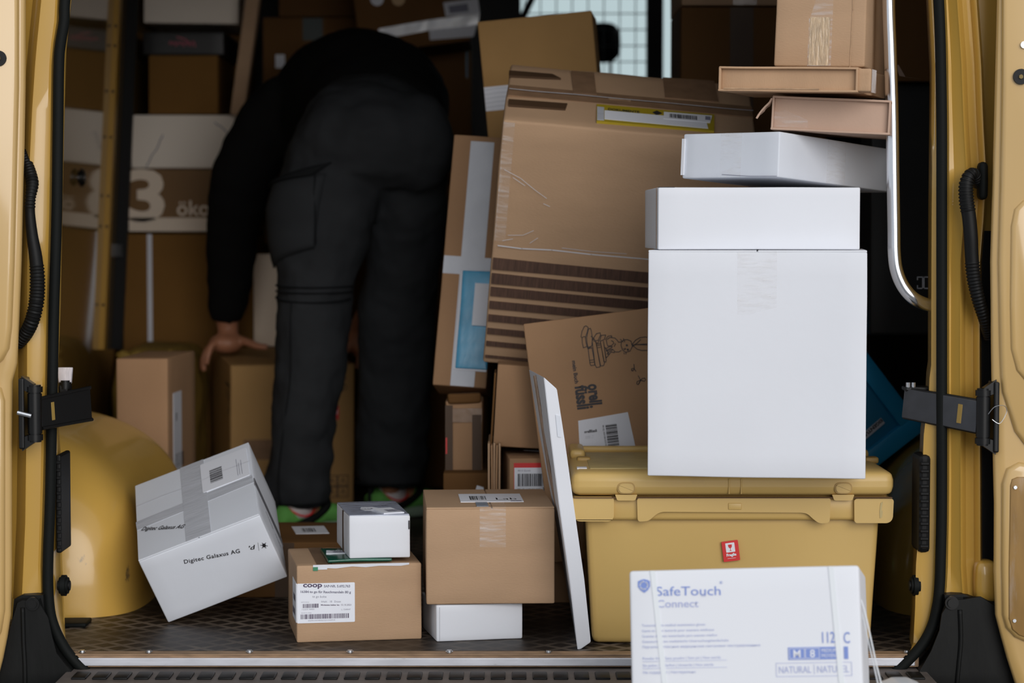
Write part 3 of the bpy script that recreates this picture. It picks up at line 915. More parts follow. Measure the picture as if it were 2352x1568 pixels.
# ------------------------------------------------------------------ front row of parcels
# carton with the food label
D_ = (.2301, .2254, .1419)
c = carton('cardboard_box', 'brown cardboard box with a white printed food label, small white parcel on its top', ((-.3938, .1119, FL), (0, 0, 9.6)), D_, KRAFT, flaps=None, n=8)
T = frame('top', D_); Fm = frame('front', D_); Lf = frame('left', D_)
plate('tape', c, at(T, .038, .001), .028, .223, TAPE_B, t=.001)
plate('tape', c, at(Fm, .030, D_[2] - .008), .026, .0088, TAPE_W, t=.001)
plate('green_tape_end', c, at(Fm, .030, D_[2] - .010), .009, .007, mat('green_tape', (.03, .20, .10), .3), t=.0014)
plate('torn_tape', c, at(Fm, .042, D_[2] - .0055), .16, .006, TAPE_W, t=.0008, poly=[(0, .001), (.03, -.001), (.06, .002), (.085, .0), (.11, .002), (.15, .001), (.165, .003), (.165, .0062), (0, .0062)])
lb = plate('label', c, at(Fm, .0005, .036), .106, .073, PAPER, r=.002, t=.0010)
L0 = at(Fm, .0005, .036)
fc = mapper(c, D_)
def cp(x, y): return (660 + x / 6.27, 1230 + y / 6.27)
for s_, a, b, cap, m_, bo in (('coop', (225, 738), (500, 738), .0090, INK_V, .0004), ('SAP-NR. 5.692.763', (525, 740), (903, 740), .0046, INK_G, .0002), ('16384 to go für Rauchmandeln 80 g', (190, 820), (915, 826), .0044, INK_G, .0002), ('to go bolte', (357, 888), (562, 890), .0042, INK_G, 0), ('Inhalt:   18   Dosen', (487, 958), (770, 958), .0036, INK_G, 0), ('Mindestens haltbar bis:', (483, 1003), (750, 1003), .0024, INK_V, .0001), ('15.10.2021', (772, 1004), (920, 1004), .0032, INK_V, 0)):
    text_on(s_, lb, Fm, fc, cp(*a), cp(*b), cap, m_, bold=bo)
text('L: 7249047', lb, at(L0, .081, .022), .0038, INK_G)
text('EAN CU Einheit', lb, at(L0, .0075, .0382), .0022, INK_G)
text('7 613331 949032', lb, at(L0, .0085, .0242), .0033, INK_G)
text('EAN UC SU / Menge', lb, at(L0, .0075, .0183), .0022, INK_G)
text('(02)07613331949025(15)211510(37)18', lb, at(L0, .020, .0035), .0031, INK_G)
bars(lb, at(L0, .010, .028), .030, .0075, 24, INK_V, 3)
bars(lb, at(L0, .0065, .0075), .089, .0088, 62, INK_V, 5)
plate('tape_trace', c, at(Fm, .100, .022), .032, .008, mat('tape_residue', (.57, .40, .27), .7), t=.0004)
l2 = plate('side_label', c, at(Lf, D_[1] - .09, .036), .0885, .073, PAPER, r=.002, t=.0010)
bars(l2, at(Lf, D_[1] - .085, .045), .06, .012, 24, INK_V, 8); bars(l2, at(Lf, D_[1] - .07, .072), .05, .012, 18, INK_V, 8)
zt = FL + D_[2] + .001
# green bag between the two parcels
gb = rbox(.118, .165, .0055, .0022, .0, .0022, 12, 31)
bag = obj('padded_bag', gb, GREENBAG, smooth=True)
bag.location = (-.3375, .128, zt + .0012); bag.rotation_euler = (0, 0, R(10))
tag(bag, 'flat dark green plastic bag pinned under the small white parcel', 'bag')
bl = plate('bag_label', bag, at(Matrix.Identity(4), .004, .075, 0, .0060), .062, .042, PAPER, t=.0012, base=-.0005, poly=[(0, .004), (.058, 0), (.062, .040), (.004, .044)])
bars(bl, at(Matrix.Identity(4), .018, .082, 0, .0065), .032, .018, 22, INK_G, 4, lift=.0016)
text('GLS  9200', bl, at(Matrix.Identity(4), .010, .106, 0, .0062), .008, INK, lift=.0016) if False else bars(bl, at(Matrix.Identity(4), .014, .106, 0, .0065), .030, .005, 9, INK, 6, lift=.0016)
# small white parcel
D_ = (.1134, .2106, .0783)
c = carton('white_box', 'small white parcel with a glossy film wrap on top, on the labelled brown box', ((-.2994, .1363, zt + .0085), (0, 0, 10.6)), D_, WHITE, group=GW, r=.003, wob=.0012)
T = frame('top', D_); Fm = frame('front', D_); Lf = frame('left', D_)
film = rbox(.112, .206, .0022, .0008, 0, .0012, 12, 12); fo = obj('film_wrap', film, mat('silvery_film', (.42, .45, .55), .12, var=.25, vscale=26, bump=.8, bscale=30, spec=.8), c, smooth=True); fo.location = (.0006, .002, D_[2] - .0008)
p_ = plate('label', c, at(T, .066, .012, 12), .040, .075, PAPER, t=.0032)
bars(p_, at(T, .078, .030, 12, .0022), .024, .030, 16, INK_G, 9)
bars(c, at(T, .040, .115, 14, .002), .052, .012, 11, INK_G, 2, name='printed_text'); bars(c, at(T, .030, .075, 8, .002), .026, .009, 7, INK_G, 6)
plate('tape', c, at(Lf, D_[1] - .105, .001), .020, D_[2] - .002, TAPE_D, t=.001)
plate('edge_mark', c, at(Fm, D_[0] - .0035, .052), .0024, .016, INK, t=.0012)

# white box under the brown one, brown one on it
D_ = (.1614, .16, .0673)
c = carton('white_box', 'low white box lying under the plain brown carton at the van edge', ((-.1387, .1203, FL), (0, 0, 11.8)), D_, WHITE, group=GW)
plate('flap_edge', c, at(frame('front', D_), .0055, .002), .0012, .062, mat('grey_crease', (.5, .51, .55), .6), t=.0007)
D_ = (.2358, .2850, .1788)
c = carton('cardboard_box', 'plain brown carton with clear tape and address label, stacked on a low white box', ((-.1571, .1231, .7185), (0, 0, 3.43)), D_, KRAFT, flaps='x', seam=.51, n=8)
T = frame('top', D_); Fm = frame('front', D_)
plate('tape', c, at(Fm, .098, .105), .048, .0735, TAPE_C, t=.0008)
plate('tape', c, at(T, .098, .001), .048, .05, TAPE_C, t=.0008)
lb = plate('label', c, at(T, .066, .075, 0), .118, .125, PAPER, t=.0012, base=0)
bars(lb, at(T, .085, .105), .032, .06, 14, INK_G, 12)
text('Lab', lb, at(T, .132, .105), .042, INK_G, cx=.7); plate('label_foot', lb, at(T, .160, .078), .02, .012, INK_G, t=.0014)
plate('grey_patch', c, at(T, .093, .010), .022, .062, mat('grey_blue_sticker', (.22, .25, .30), .3), t=.0010)

# tilted white carton with shop name
D_ = (.2451, .3068, .1498)
c = carton('white_box', 'large white carton tilted on its corner against the yellow wheel housing', ((-.6595, .3112, .6515), (22.53, -20.97, 2.02)), D_, WHITE_B, group=GW, flaps='x', seam=.50, n=8, wob=.0005)
T = frame('top', D_); Fm = frame('front', D_); Rt = frame('right', D_)
fd_ = mapper(c, D_); td_ = mapper(c, D_, 'top')
def dp(x, y): return (300 + x / 3.563, 1000 + y / 3.563)
text_on('Digitec Galaxus AG', c, Fm, fd_, dp(440, 1046), dp(896, 955), .0088, INK, bold=.0002, space=1.1)
text_on("'d", c, Fm, fd_, dp(974, 935), dp(1026, 922), .0092, INK, bold=.0002, shear=.25)
d0, d1_ = fd_(*dp(1050, 937)), fd_(*dp(1042, 874))
strokes(c, Fm, [[d0, d1_]], .0005, INK, 'divider')
tx_, ty_ = fd_(*dp(1092, 897))
ic = plate('turtle_mark', c, Fm, 0, 0, INK, t=.0012, poly=circle(tx_, ty_, .0034, .0040, n=14)[:-1])
strokes(ic, Fm, [[(tx_, ty_), (tx_ + .0066 * math.cos(R(a)), ty_ + .0066 * math.sin(R(a)))] for a in (100, 40, 150, -30, 215, 280)], .0012, INK, 'turtle_legs')
text_on('Digitec Galaxus AG', c, T, td_, dp(88, 782), dp(432, 762), .0125, INK, bold=.0002, shear=.1, lift=.0018)
plate('tape', c, at(T, .098, .001), .050, .305, TAPE_G, t=.0010)
plate('tape', c, at(T, .001, .118, 3), .243, .034, TAPE_G, t=.0006)
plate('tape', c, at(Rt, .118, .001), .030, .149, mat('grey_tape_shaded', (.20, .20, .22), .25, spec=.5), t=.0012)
lb = plate('label', c, at(T, .140, .165), .098, .120, PAPER, r=.003, t=.0018)
bars(lb, at(T, .158, .190), .056, .026, 17, INK, 14, vertical=False, lift=.0022)
tiny_lines(lb, at(T, .205, .190), .028, .06, 7, INK_G, 4)
strokes(lb, at(T, .215, .180, 0, .001), [[(0, 0), (0, .07)], [(.004, .0), (.004, .05)], [(.009, 0), (.009, .06)]], .0008, INK_G, 'small_print')
for k, (y0_, y1_) in enumerate(((.150, .155), (.215, .222))):
    strokes(c, at(T, 0, 0, 0, .0006), [[(.002, y0_), (.06, y0_ + .003), (.12, y0_), (.18, y1_ + .002), (.243, y1_)]], .0012, TAPE_W, 'tape_edge')
text('digitec   Galaxus', c, at(Rt, .085, .018, 78), .011, INK, shear=.2, cx=1.1)

# dark carton behind
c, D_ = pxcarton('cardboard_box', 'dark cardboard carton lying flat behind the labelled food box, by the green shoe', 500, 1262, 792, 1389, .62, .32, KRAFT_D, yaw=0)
c.location.z = FL
T = frame('top', D_)
p_ = plate('label', c, at(T, .150, .12, 10), .07, .12, PAPER, t=.0012)
bars(p_, at(T, .162, .15, 10), .03, .06, 12, INK, 3)
plate('tape', c, at(frame('front', D_), .118, .001), .04, D_[2] - .002, TAPE_D)

# ------------------------------------------------------------------ white stack on the yellow bin
# bin
bin_ = thing('storage_bin', 'big yellow plastic lidded bin carrying the white boxes, red sticker on its front', 'bin', (P(1683, 1200, .09).x, .09, FL))
Wt = (P(2023, 1200, .09).x - P(1343, 1200, .09).x); Wb = (P(2001, 1480, .09).x - P(1360, 1480, .09).x)
BH = .27
bd = rbox(Wt, .34, BH, .012, .0, .0006, 6, 3, taper=1 - Wb / Wt)
bo = obj('tub', bd, BINY, bin_, smooth=True); bo.location = (-Wt / 2, 0, .001)
# the collar below the lid and the lid itself, front outline as on the photograph
def bx(px, Y=.065): return P(px, 1160, Y).x - bin_.location.x
def bzz(py, Y=.065): return P(0, py, Y).z - FL
def prism(pts, y0, y1, bevel, seg=3):
    bm = bmesh.new()
    a = [bm.verts.new((x, y0, z)) for x, z in pts]; b = [bm.verts.new((x, y1, z)) for x, z in pts]
    bm.faces.new(a); bm.faces.new(b[::-1])
    for i in range(len(pts)): bm.faces.new((a[i], b[i], b[(i + 1) % len(pts)], a[(i + 1) % len(pts)]))
    bmesh.ops.recalc_face_normals(bm, faces=bm.faces)
    if bevel:
        es = [e for e in bm.edges if (e.verts[0].co.y == e.verts[1].co.y == y0) or (abs(e.verts[0].co.x - e.verts[1].co.x) < 1e-7 and abs(e.verts[0].co.z - e.verts[1].co.z) < 1e-7)]
        bmesh.ops.bevel(bm, geom=es, offset=bevel, segments=seg, profile=.5, affect='EDGES')
    return bm
yb0, yb1 = -.025, .365
col = [(1314, 1140), (1411, 1140), (1411, 1197), (1318, 1197)]
def pts_(l): return [(bx(x), bzz(y)) for x, y in l]
obj('collar', prism(pts_([(1314, 1141), (1410, 1141), (1410, 1190), (1402, 1197), (1326, 1197), (1318, 1190)]), yb0, yb1, .005), BINY, bin_, angle=50)
obj('collar', prism(pts_([(1463, 1143), (1908, 1143), (1906, 1200), (1882, 1202), (1866, 1190), (1856, 1180), (1845, 1177), (1520, 1175), (1508, 1180), (1490, 1196), (1465, 1198)]), yb0, yb1, .005), BINY, bin_, angle=50)
obj('collar', prism(pts_([(1962, 1145), (2053, 1145), (2051, 1192), (2042, 1201), (1963, 1201)]), yb0, yb1, .005), BINY, bin_, angle=50)
obj('collar_core', box((bx(1322), yb0 + .009, bzz(1196)), (bx(2045), yb1, bzz(1141)), bevel=.006), BINY, bin_, angle=50)
LZ = .3195
lid = thing('lid', None, None); lid.parent = bin_
lid.location = (0, 0, 0)
for k_ in ('label', 'category'):
    if k_ in lid: del lid[k_]
bpy.data.objects.remove(lid)
lidW0, lidW1 = bx(1312), bx(2054)
lm_ = rbox(lidW1 - lidW0, .40, LZ - bzz(1139), .016, 0, .0004, 8, 5)
lid = obj('lid', lm_, BINY, bin_, smooth=True); lid.location = (lidW0, yb0 - .003, bzz(1139))
lh = LZ - bzz(1139)
# raised rails and scuffed field on the lid
obj('lid_rail', rbox(lidW1 - lidW0 - .03, .022, .013, .005, 0, 0, 4), BINY, lid, smooth=True).location = (.015, .372, lh - .003)
f_ = obj('lid_field', rbox(.30, .29, .004, .0015, 0, .0004, 5), BINS, lid, smooth=True); f_.location = (.035, .055, lh - .0025)
for xx in (.004, lidW1 - lidW0 - .034):
    obj('lid_grip', rbox(.030, .13, .020, .008, 0, 0, 4), BINY, lid, smooth=True).location = (xx, .268, lh - .006)
    obj('lid_notch', rbox(.026, .03, .012, .004, 0, 0, 3), mat('bin_recess', (.40, .25, .07), .5), lid, smooth=True).location = (xx + .012, .20, lh - .006)
plate('small_sticker', lid, at(Matrix.Translation((.012, .055, lh)), 0, 0), .018, .022, PAPER_G, t=.0016)
for px in (1438, 1936):     # latch clips: round-ended push pads with tongue
    cx_ = bx(px) - lid.location.x
    cz_ = bzz(1120) - lid.location.z
    oval = []
    for a in range(0, 360, 12):
        ca, sa = math.cos(R(a)), math.sin(R(a))
        oval.append((cx_ + math.copysign(abs(ca) ** .6, ca) * .0158, cz_ + math.copysign(abs(sa) ** .8, sa) * .0105))
    rim = obj('latch_rim', prism(oval, -.0022, .004, 0), mat('bin_recess', (.40, .25, .07), .5), lid)
    inner = [(cx_ + (x - cx_) * .86, cz_ + (z - cz_) * .82) for x, z in oval]
    obj('latch_pad', prism(inner, -.0040, .004, .001), BINY, lid, angle=40)
    obj('latch_tongue', prism([(cx_ - .020, cz_ - .012), (cx_ + .020, cz_ - .012), (cx_ + .0165, cz_ - .0215), (cx_ + .013, cz_ - .0225), (cx_ - .013, cz_ - .0225), (cx_ - .0165, cz_ - .0215)], -.0015, .01, .0012), BINY, lid, angle=40)
cx_ = bx(1688)
for dx in (-.011, .011):
    obj('centre_rib', rbox(.003, .006, .028, .0012, 0, 0, 2), BINY, lid, smooth=True).location = (cx_ + dx - lid.location.x - .0015, -.0018, .004)
obj('centre_clip', rbox(.024, .006, .012, .0015, 0, 0, 2), BINY, bin_, smooth=True).location = (cx_ - .012, yb0 - .002, bzz(1170))
x = bx(1350)
bm = bmesh.new()
bm_box(bm, (lidW0 + .004, yb0 - .0035, bzz(1143.5)), (lidW1 - .004, yb0 + .01, bzz(1141.5)))
obj('lid_gap', bm, mat('gap_shadow_plastic', (.12, .06, .02), .7), bin_)
sM = Matrix.Translation((bx(1663, .09), -.0015, bzz(1290, .09))) @ frame('front', (1, 1, 1)) @ Matrix.Rotation(R(7.5), 4, 'Z')
st_ = plate('fragile_sticker', bin_, sM, .030, .037, REDP, r=.0015, t=.0012)
wq = plate('white_square', st_, at(sM, .0065, .0165), .0165, .0170, PAPER, r=.001, t=.0016)
gl_ = [(.0112, .0305), (.0182, .0305), (.0178, .0262), (.0165, .0245), (.0152, .0238), (.0152, .0198), (.0175, .0188), (.0118, .0188), (.0142, .0198), (.0142, .0238), (.0125, .0248), (.0115, .0265)]
plate('glass_symbol', st_, sM, 0, 0, REDP, t=.002, poly=gl_)
text('Fragile', st_, at(sM, .0150, .0095), .0068, PAPER, align='CENTER', bold=.0003, lift=.0018)
plate('underline', st_, at(sM, .0075, .0050), .015, .0005, PAPER, t=.0016)
plate('scuff', bin_, Matrix.Translation((bx(2020), yb0 - .0005, bzz(1190))) @ frame('front', (1, 1, 1)), .006, .030, BINS, t=.0006, poly=[(.001, 0), (.005, .002), (.006, .012), (.004, .016), (.006, .03), (.002, .028), (.0, .012)])

lz = FL + LZ + .0025
D_ = (.3795, .35, .3975)
c = carton('white_box', 'big plain white carton standing on the lid of the yellow bin', ((.2386, -.0299, lz), (0, 0, -7.45)), D_, WHITE, group=GW, flaps='x', n=10, bulge=.001, wob=.0008, r=.0025)
plate('tape', c, at(frame('front', D_), .156, .285), .068, .111, TAPE_C, t=.0008)
z2 = lz + D_[2] + .001
D_ = (.3556, .2998, .1090)
c = carton('white_box', 'white box with a brown taped left end, second from the bottom of the white stack', ((.2564, -.02, z2), (0, 0, 1.03)), D_, WHITE, group=GW, n=8, r=.0025)
plate('tape', c, at(frame('left', D_), .265, .001), .012, .107, mat('tan_tape', (.36, .26, .20), .4), t=.0008)
plate('open_edge', c, at(frame('top', D_), .001, .001), .028, .003, INK, t=.0008)
z3 = z2 + D_[2]
# corner-on flat white box
D_ = (.3981, .2102, .0808)
c = carton('white_box', 'flat white box set corner first on the white stack, taped on its right side', ((.4688, -.0002, 1.4975), (.27, 3.24, 49.29)), (.3981, .2102, .0808), WHITE_B, group=GW, n=8)
Fm = frame('front', D_); Lf = frame('left', D_)
plate('tape', c, at(Fm, .155, .001), .060, .079, TAPE_C, t=.0010)
plate('tape', c, at(Lf, .085, .001), .045, .079, TAPE_C, t=.0008)
plate('end_flap', c, at(Lf, -.001, .006), .006, .066, WHITE, t=.003)
strokes(c, Lf, [[(.208, .002), (.150, .0025), (.09, .006)]], .0009, INK_G, 'flap_line')
# torn book parcel
def tray(name, label, pose, dims, m, flapside='right', torn=False):
    """shallow cardboard wrap open to the front with a recessed end panel"""
    W, D, H = dims
    root = thing(name, label, 'box', pose[0], [R(a) for a in pose[1]], GK)
    t = .004
    obj('top_sheet', rbox(W, D, t, .0012, .0, .0012, 8, 2), m, root, smooth=True).location = (0, 0, H - t)
    obj('bottom_sheet', rbox(W, D, t, .0012, .0, .0012, 8, 5), m, root, smooth=True)
    for x in (0, W - t):
        obj('side_wall', rbox(t, D, H - .002, .0012, 0, .0012, 6, 7), m, root, smooth=True).location = (x, 0, .001)
    obj('end_panel', rbox(W - 2 * t, .006, H - 2 * t + .002, .001, 0, .0005, 5, 9), m, root, smooth=True).location = (t, .010, t - .001)
    return root
D_ = (.2089, .26, .0605)
c = tray('book_parcel', 'torn open cardboard book parcel with a ragged flap, on the corner-set white box', ((.4597, .04, 1.5830), (.25, 3.10, -10.99)), D_, KRAFT_P)
plate('tape', c, at(frame('front', D_), .004, .006, 0, -.010), .062, .030, TAPE_C, t=.0008, poly=[(0, 0), (.062, .0), (.060, .014), (.020, .030), (.006, .026), (0, .028)])
bm = bmesh.new()
n_ = 7
rows = []
for i in range(n_ + 1):
    t = i / n_
    x = -.002 - .026 * t; z = .056 - .034 * t
    rows.append([bm.verts.new((x + rnd.uniform(-.002, .002), y, z - abs(math.sin(i * 2.1)) * .003)) for y in (.000, .012, .026 - .012 * t)])
for a, b in zip(rows[:-1], rows[1:]):
    for i in range(2): bm.faces.new((a[i], a[i + 1], b[i + 1], b[i]))
fl = obj('torn_flap', bm, KRAFT_P, c)
md = fl.modifiers.new('t', 'SOLIDIFY'); md.thickness = .003
D_ = (.2469, .31, .0436)
c = tray('book_parcel', 'flat brown book parcel with bent right end, right under the upright brown box', ((.3642, .0199, 1.6500), (1.1, 1.68, -18.01)), D_, KRAFT_L)
plate('glued_edge', c, at(frame('front', D_), .010, .0040), .17, .0022, RAW, t=.001)
obj('bent_flap', rbox(.026, .05, .040, .003, 0, .002, 5, 3), KRAFT_L, c, smooth=True).location = (.243, .004, .001)
plate('tape', c, at(frame('right', D_), .01, .001, 0, .022), .05, .04, TAPE_B, t=.0008)
D_ = (.1607, .2591, .36)
c = carton('cardboard_box', 'upright light brown carton at the top right, leaning by the steel grab rail', ((.4660, .0501, 1.6960), (-.83, 1.84, -17.5)), D_, KRAFT, n=8, wob=.0016, r=.004)
Fm = frame('front', D_)
plate('tape', c, at(Fm, .060, .001), .042, .35, TAPE_C, t=.0009)
plate('tape', c, at(Fm, .062, .002), .036, .085, mat('crinkled_tape', (.46, .33, .20), .2, var=.3, vscale=40, stretch=(6, 1, 1), bump=.9, bscale=40, spec=.8), t=.0012)
strokes(c, Fm, [[(.136, .0), (.137, .1), (.134, .2), (.136, .33)]], .0012, RAW, 'crease')

# foreground parcel with the printed front, on crates
D_ = (.3474, .25, .2593)
pose = ((.1821, -.6185, .6321), (-11.99, -3.0, -10.6))
c = carton('white_box', 'blue printed white glove carton with strapping bands, out of focus in the foreground', pose, D_, mat('soft_white_cardboard', (.74, .755, .80), .6), group=None, n=8, r=.005, wob=.0003)
Fm = frame('front', D_)
H_ = D_[2]
def sp_(px, py): return ((px - 1444) / 529 * .3474, H_ - (py - (1322 - (px - 1444) * .026)) / 529 * .3474)
S_ = .3474 / 529
def stx(s, px, py, size, m=INK_BLUE, **k):
    u, v = sp_(px, py); return text(s, c, at(Fm, u, v, 0), size * S_, m, **k)
fs_ = mapper(c, D_)
def sx(x, y): return (1440 + x / 4.2, 1300 + y / 4.2)
text_on('SafeTouch', c, Fm, fs_, sx(285, 285), sx(905, 278), 22 * S_, INK_BLUE)
text_on('Connect', c, Fm, fs_, sx(290, 398), sx(692, 393), 18 * S_, INK_BLUEL, bold=.0001)
stx('®', 1654, 1352, 9); stx('TM', 1610, 1382, 8, m=INK_BLUEL)
for k_, (s, l) in enumerate((('Textured latex medical examination gloves', 168), ('Gants en latex texturés pour examens médicaux', 178), ('Guantes de látex texturizado para examen médico', 198), ('Getexturte Latex medizinische Untersuchungshandschuhe', 216), ('Перчатки латексные медицинские смотровые текстурированные', 275))):
    stx(s, 1471, 1451 + k_ * 12.4, 8.5, m=INK_BLUEL)
for k_, s in enumerate(('Powder free | Sans poudre | Sem pó | Non sterile', 'Sin polvo | Puderfrei | Unsterile | Non stérile', 'Не содержит | Нестерильно')):
    stx(s, 1471, 1527 + k_ * 16, 9, m=INK_BLUEL)
    if k_ < 2:
        u, v = sp_(1471, 1531 + k_ * 16); plate('rule', c, at(Fm, u, v), .128, .0005, INK_BLUEL, t=.0013)
u, v = sp_(1464, 1371)
shield = [(.0, .016), (.004, .018), (.0095, .0195), (.015, .018), (.0185, .016), (.0185, .008), (.015, .0025), (.0095, -.0015), (.004, .0025), (.0, .008)]
em = plate('shield_emblem', c, at(Fm, u, v), 0, 0, INK_BLUE, t=.0012, poly=shield)
for a in (90, 210, 330):
    cc_ = circle(.0093, .0098, .0058, None, a, a + 85, 6)
    strokes(em, at(Fm, u, v, 0, .0006), [cc_], .0018, PAPER, 'emblem_swirl')
stx('112', 1880, 1485, 36, cx=.62, bold=.0001); stx('-', 1917, 1484, 18); stx('C', 1932, 1485, 36, cx=.62, bold=.0001)
u, v = sp_(1806, 1524)
bb = plate('size_block', c, at(Fm, u, v, 0), .076, .0185, INK_BLUE, t=.0011)
b2_ = plate('size_block', c, at(Fm, u + .083, v, 0), .0062, .0185, INK_BLUE, t=.0011)
for k_, (s, w_, uu) in enumerate((('M', .0225, .002), ('8', .0205, .026))):
    strokes(bb, at(Fm, u + uu, v + .0017, 0, .0004), [[(0, 0), (w_, 0), (w_, .015), (0, .015), (0, 0)]], .0007, PAPER, 'box_outline')
    text(s, bb, at(Fm, u + uu + w_ / 2, v + .0035), .016, PAPER, align='CENTER', bold=.0002, lift=.0016)
text('MEDIUM', bb, at(Fm, u + .0495, v + .0108), .0072, PAPER, cx=.85, lift=.0016)
text('MOYEN', bb, at(Fm, u + .0495, v + .0030), .0072, PAPER, cx=.85, lift=.0016)
u, v = sp_(1778, 1562)
strokes(c, at(Fm, u, v), [[(0, 0), (.112, 0), (.112, .0198), (0, .0198), (0, 0)], [(.0565, .003), (.0565, .0168)]], .0007, INK_BLUEL, 'box_outline')
text('NATURAL', c, at(Fm, u + .004, v + .005), .0145, INK_BLUEL, fit=.048); text('NATUREL', c, at(Fm, u + .061, v + .005), .0145, INK_BLUEL, fit=.047)
BAND = mat('white_strapping', (.74, .77, .80), .4)
for x0, x1, w_ in ((.0325, .0505, .0078), (.302, .3125, .0082)):
    plate('strapping_band', c, Fm, 0, 0, BAND, t=.0018, poly=[(x0, H_ - .001), (x1 + .004, .0), (x1 + .004 + w_, .0), (x0 + w_, H_ - .001)])
e0 = P(1968, 1352, -.60)
ls = tube(smooth_path([e0, P(1985, 1400, -.60), P(2001, 1470, -.60), P(2014, 1530, -.60), P(2030, 1600, -.60), P(2035, 1680, -.60)], 6), .0012, 6)
tube(smooth_path([e0, P(1978, 1400, -.59), P(1994, 1470, -.59), P(2010, 1540, -.59), P(2022, 1600, -.60), P(2030, 1680, -.60)], 6), .0011, 6, bm=ls)
lo_ = obj('loose_strapping', ls, BAND); tag(lo_, 'loose clear strapping loop hanging by the right edge of the foreground glove carton', 'strap')
# crates underneath, out of frame
for k_ in range(2):
    cr_ = thing('transport_crate', 'grey crate below the foreground glove carton, %s of the two' % ('lower' if k_ == 0 else 'upper'), 'crate', (.17, -.70, .2875 * k_), (0, 0, 0), 'grey crates under the foreground carton')
    cr_.scale.z = .92
    obj('shell', rbox(.62, .33, .29, .012, 0, 0, 4), mat('grey_crate_plastic', (.22, .23, .25), .5), cr_, smooth=True)
    obj('rim', box((-.008, -.008, .27), (.628, .338, .311), bevel=.006), MATS['grey_crate_plastic'], cr_)
bgm = rbox(.085, .16, .148, .03, .006, .004, 8, 21)
b_ = obj('mailing_bag', bgm, GREYB, smooth=True); b_.location = (.565, -.60, .553)
tag(b_, 'pale grey plastic mailing bag just showing at the bottom right of the glove carton', 'bag')

# ------------------------------------------------------------------ middle right: panel, book parcel, striped carton
def hexa(c8):
    """solid from 8 corners: front (bl br tr tl) then back (bl br tr tl)"""
    bm = bmesh.new()
    v = [bm.verts.new(p) for p in c8]
    for q in ((0, 1, 2, 3), (5, 4, 7, 6), (4, 0, 3, 7), (1, 5, 6, 2), (3, 2, 6, 7), (4, 5, 1, 0)):
        bm.faces.new([v[i] for i in q])
    return bm
pn = thing('slim_white_parcel', 'tall thin white parcel leaning left between the brown carton and the yellow bin', 'box', P(1340, 1490, .05))
o0 = pn.location.copy()
def Lp(px, py, Y): return P(px, py, Y) - o0
bm = bmesh.new()
fr_ = [Lp(1327, 1495, .05), Lp(1357, 1474, .06), Lp(1342, 1330, .052), Lp(1318, 1160, .045), Lp(1297, 1010, .04), Lp(1279, 893, .035), Lp(1249, 866, .035), Lp(1264, 1000, .04), Lp(1284, 1160, .045), Lp(1309, 1340, .05)]
bk_ = [Lp(1318, 1440, .31), Lp(1345, 1435, .31), Lp(1330, 1300, .31), Lp(1300, 1140, .31), Lp(1275, 990, .31), Lp(1255, 880, .31), Lp(1215, 848, .31), Lp(1237, 985, .31), Lp(1266, 1140, .31), Lp(1297, 1320, .31)]
a = [bm.verts.new(p) for p in fr_]; b = [bm.verts.new(p) for p in bk_]
bm.faces.new(a); bm.faces.new(b[::-1])
for i in range(10): bm.faces.new((a[i], b[i], b[(i + 1) % 10], a[(i + 1) % 10]))
bmesh.ops.recalc_face_normals(bm, faces=bm.faces)
bmesh.ops.bevel(bm, geom=list(bm.edges), offset=.0012, segments=2, affect='EDGES')
obj('body', bm, WHITE, pn, angle=40)
obj('brown_edge_tape', tube([Lp(1229, 862, .18), Lp(1262, 1080, .18), Lp(1285, 1190, .18)], .0035, 6), TAPE_B, pn)
obj('end_flap', hexa([Lp(1281, 1003, .038), Lp(1289, 1004, .038), Lp(1287, 955, .036), Lp(1276, 952, .036), Lp(1281, 1003, .05), Lp(1289, 1004, .05), Lp(1287, 955, .05), Lp(1276, 952, .05)]), WHITE_B, pn)

D_ = (.3722, .05, .4818)
c = carton('book_carton', 'flat brown book shop parcel with a printed rabbit on books, standing behind the bin', ((.0832, .5009, .7394), (-4.04, -7.31, -.67)), (.40, .05, .4818), KRAFT_B, n=8)
Fm = frame('front', D_)
# measured from the picture: u to the right along the slanted top, v down the left edge
def ou(px, py):
    # project to the face plane
    o = Vector(c.location); rm = Euler([R(-4.04), R(-7.31), R(-.67)]).to_matrix()
    n = rm @ Vector((0, -1, 0))
    d = P(px, py, 1.0) - CAM
    t = (o - CAM).dot(n) / d.dot(n)
    l = rm.transposed() @ (CAM + d * t - o)
    return (l.x, l.z)
def poly(l): return [ou(290 + 1000 + (x * 0) + a / 4.9, 720 + b / 4.9) for x, a, b in [(0, p[0], p[1]) for p in l]] if False else [ou(1290 + p[0] / 4.9, 720 + p[1] / 4.9) for p in l]
a_, b_p = ou(1342, 886), ou(1322, 886)
u, v = ou(1350, 883); ang = -90 + 7.3 - 4
def op(x, y): return (1290 + x / 4.9, 720 + y / 4.9)
class _S: pass
fo_ = lambda px, py: ou(px, py)
text_on('orell.', c, Fm, fo_, op(296, 797), op(326, 1062), .0245, INK, bold=.0014)
text_on('füssli', c, Fm, fo_, op(152, 815), op(184, 1082), .0245, INK, bold=.0014)
text_on('mein Buch', c, Fm, fo_, op(117, 532), op(150, 788), .0080, INK, bold=.0003)
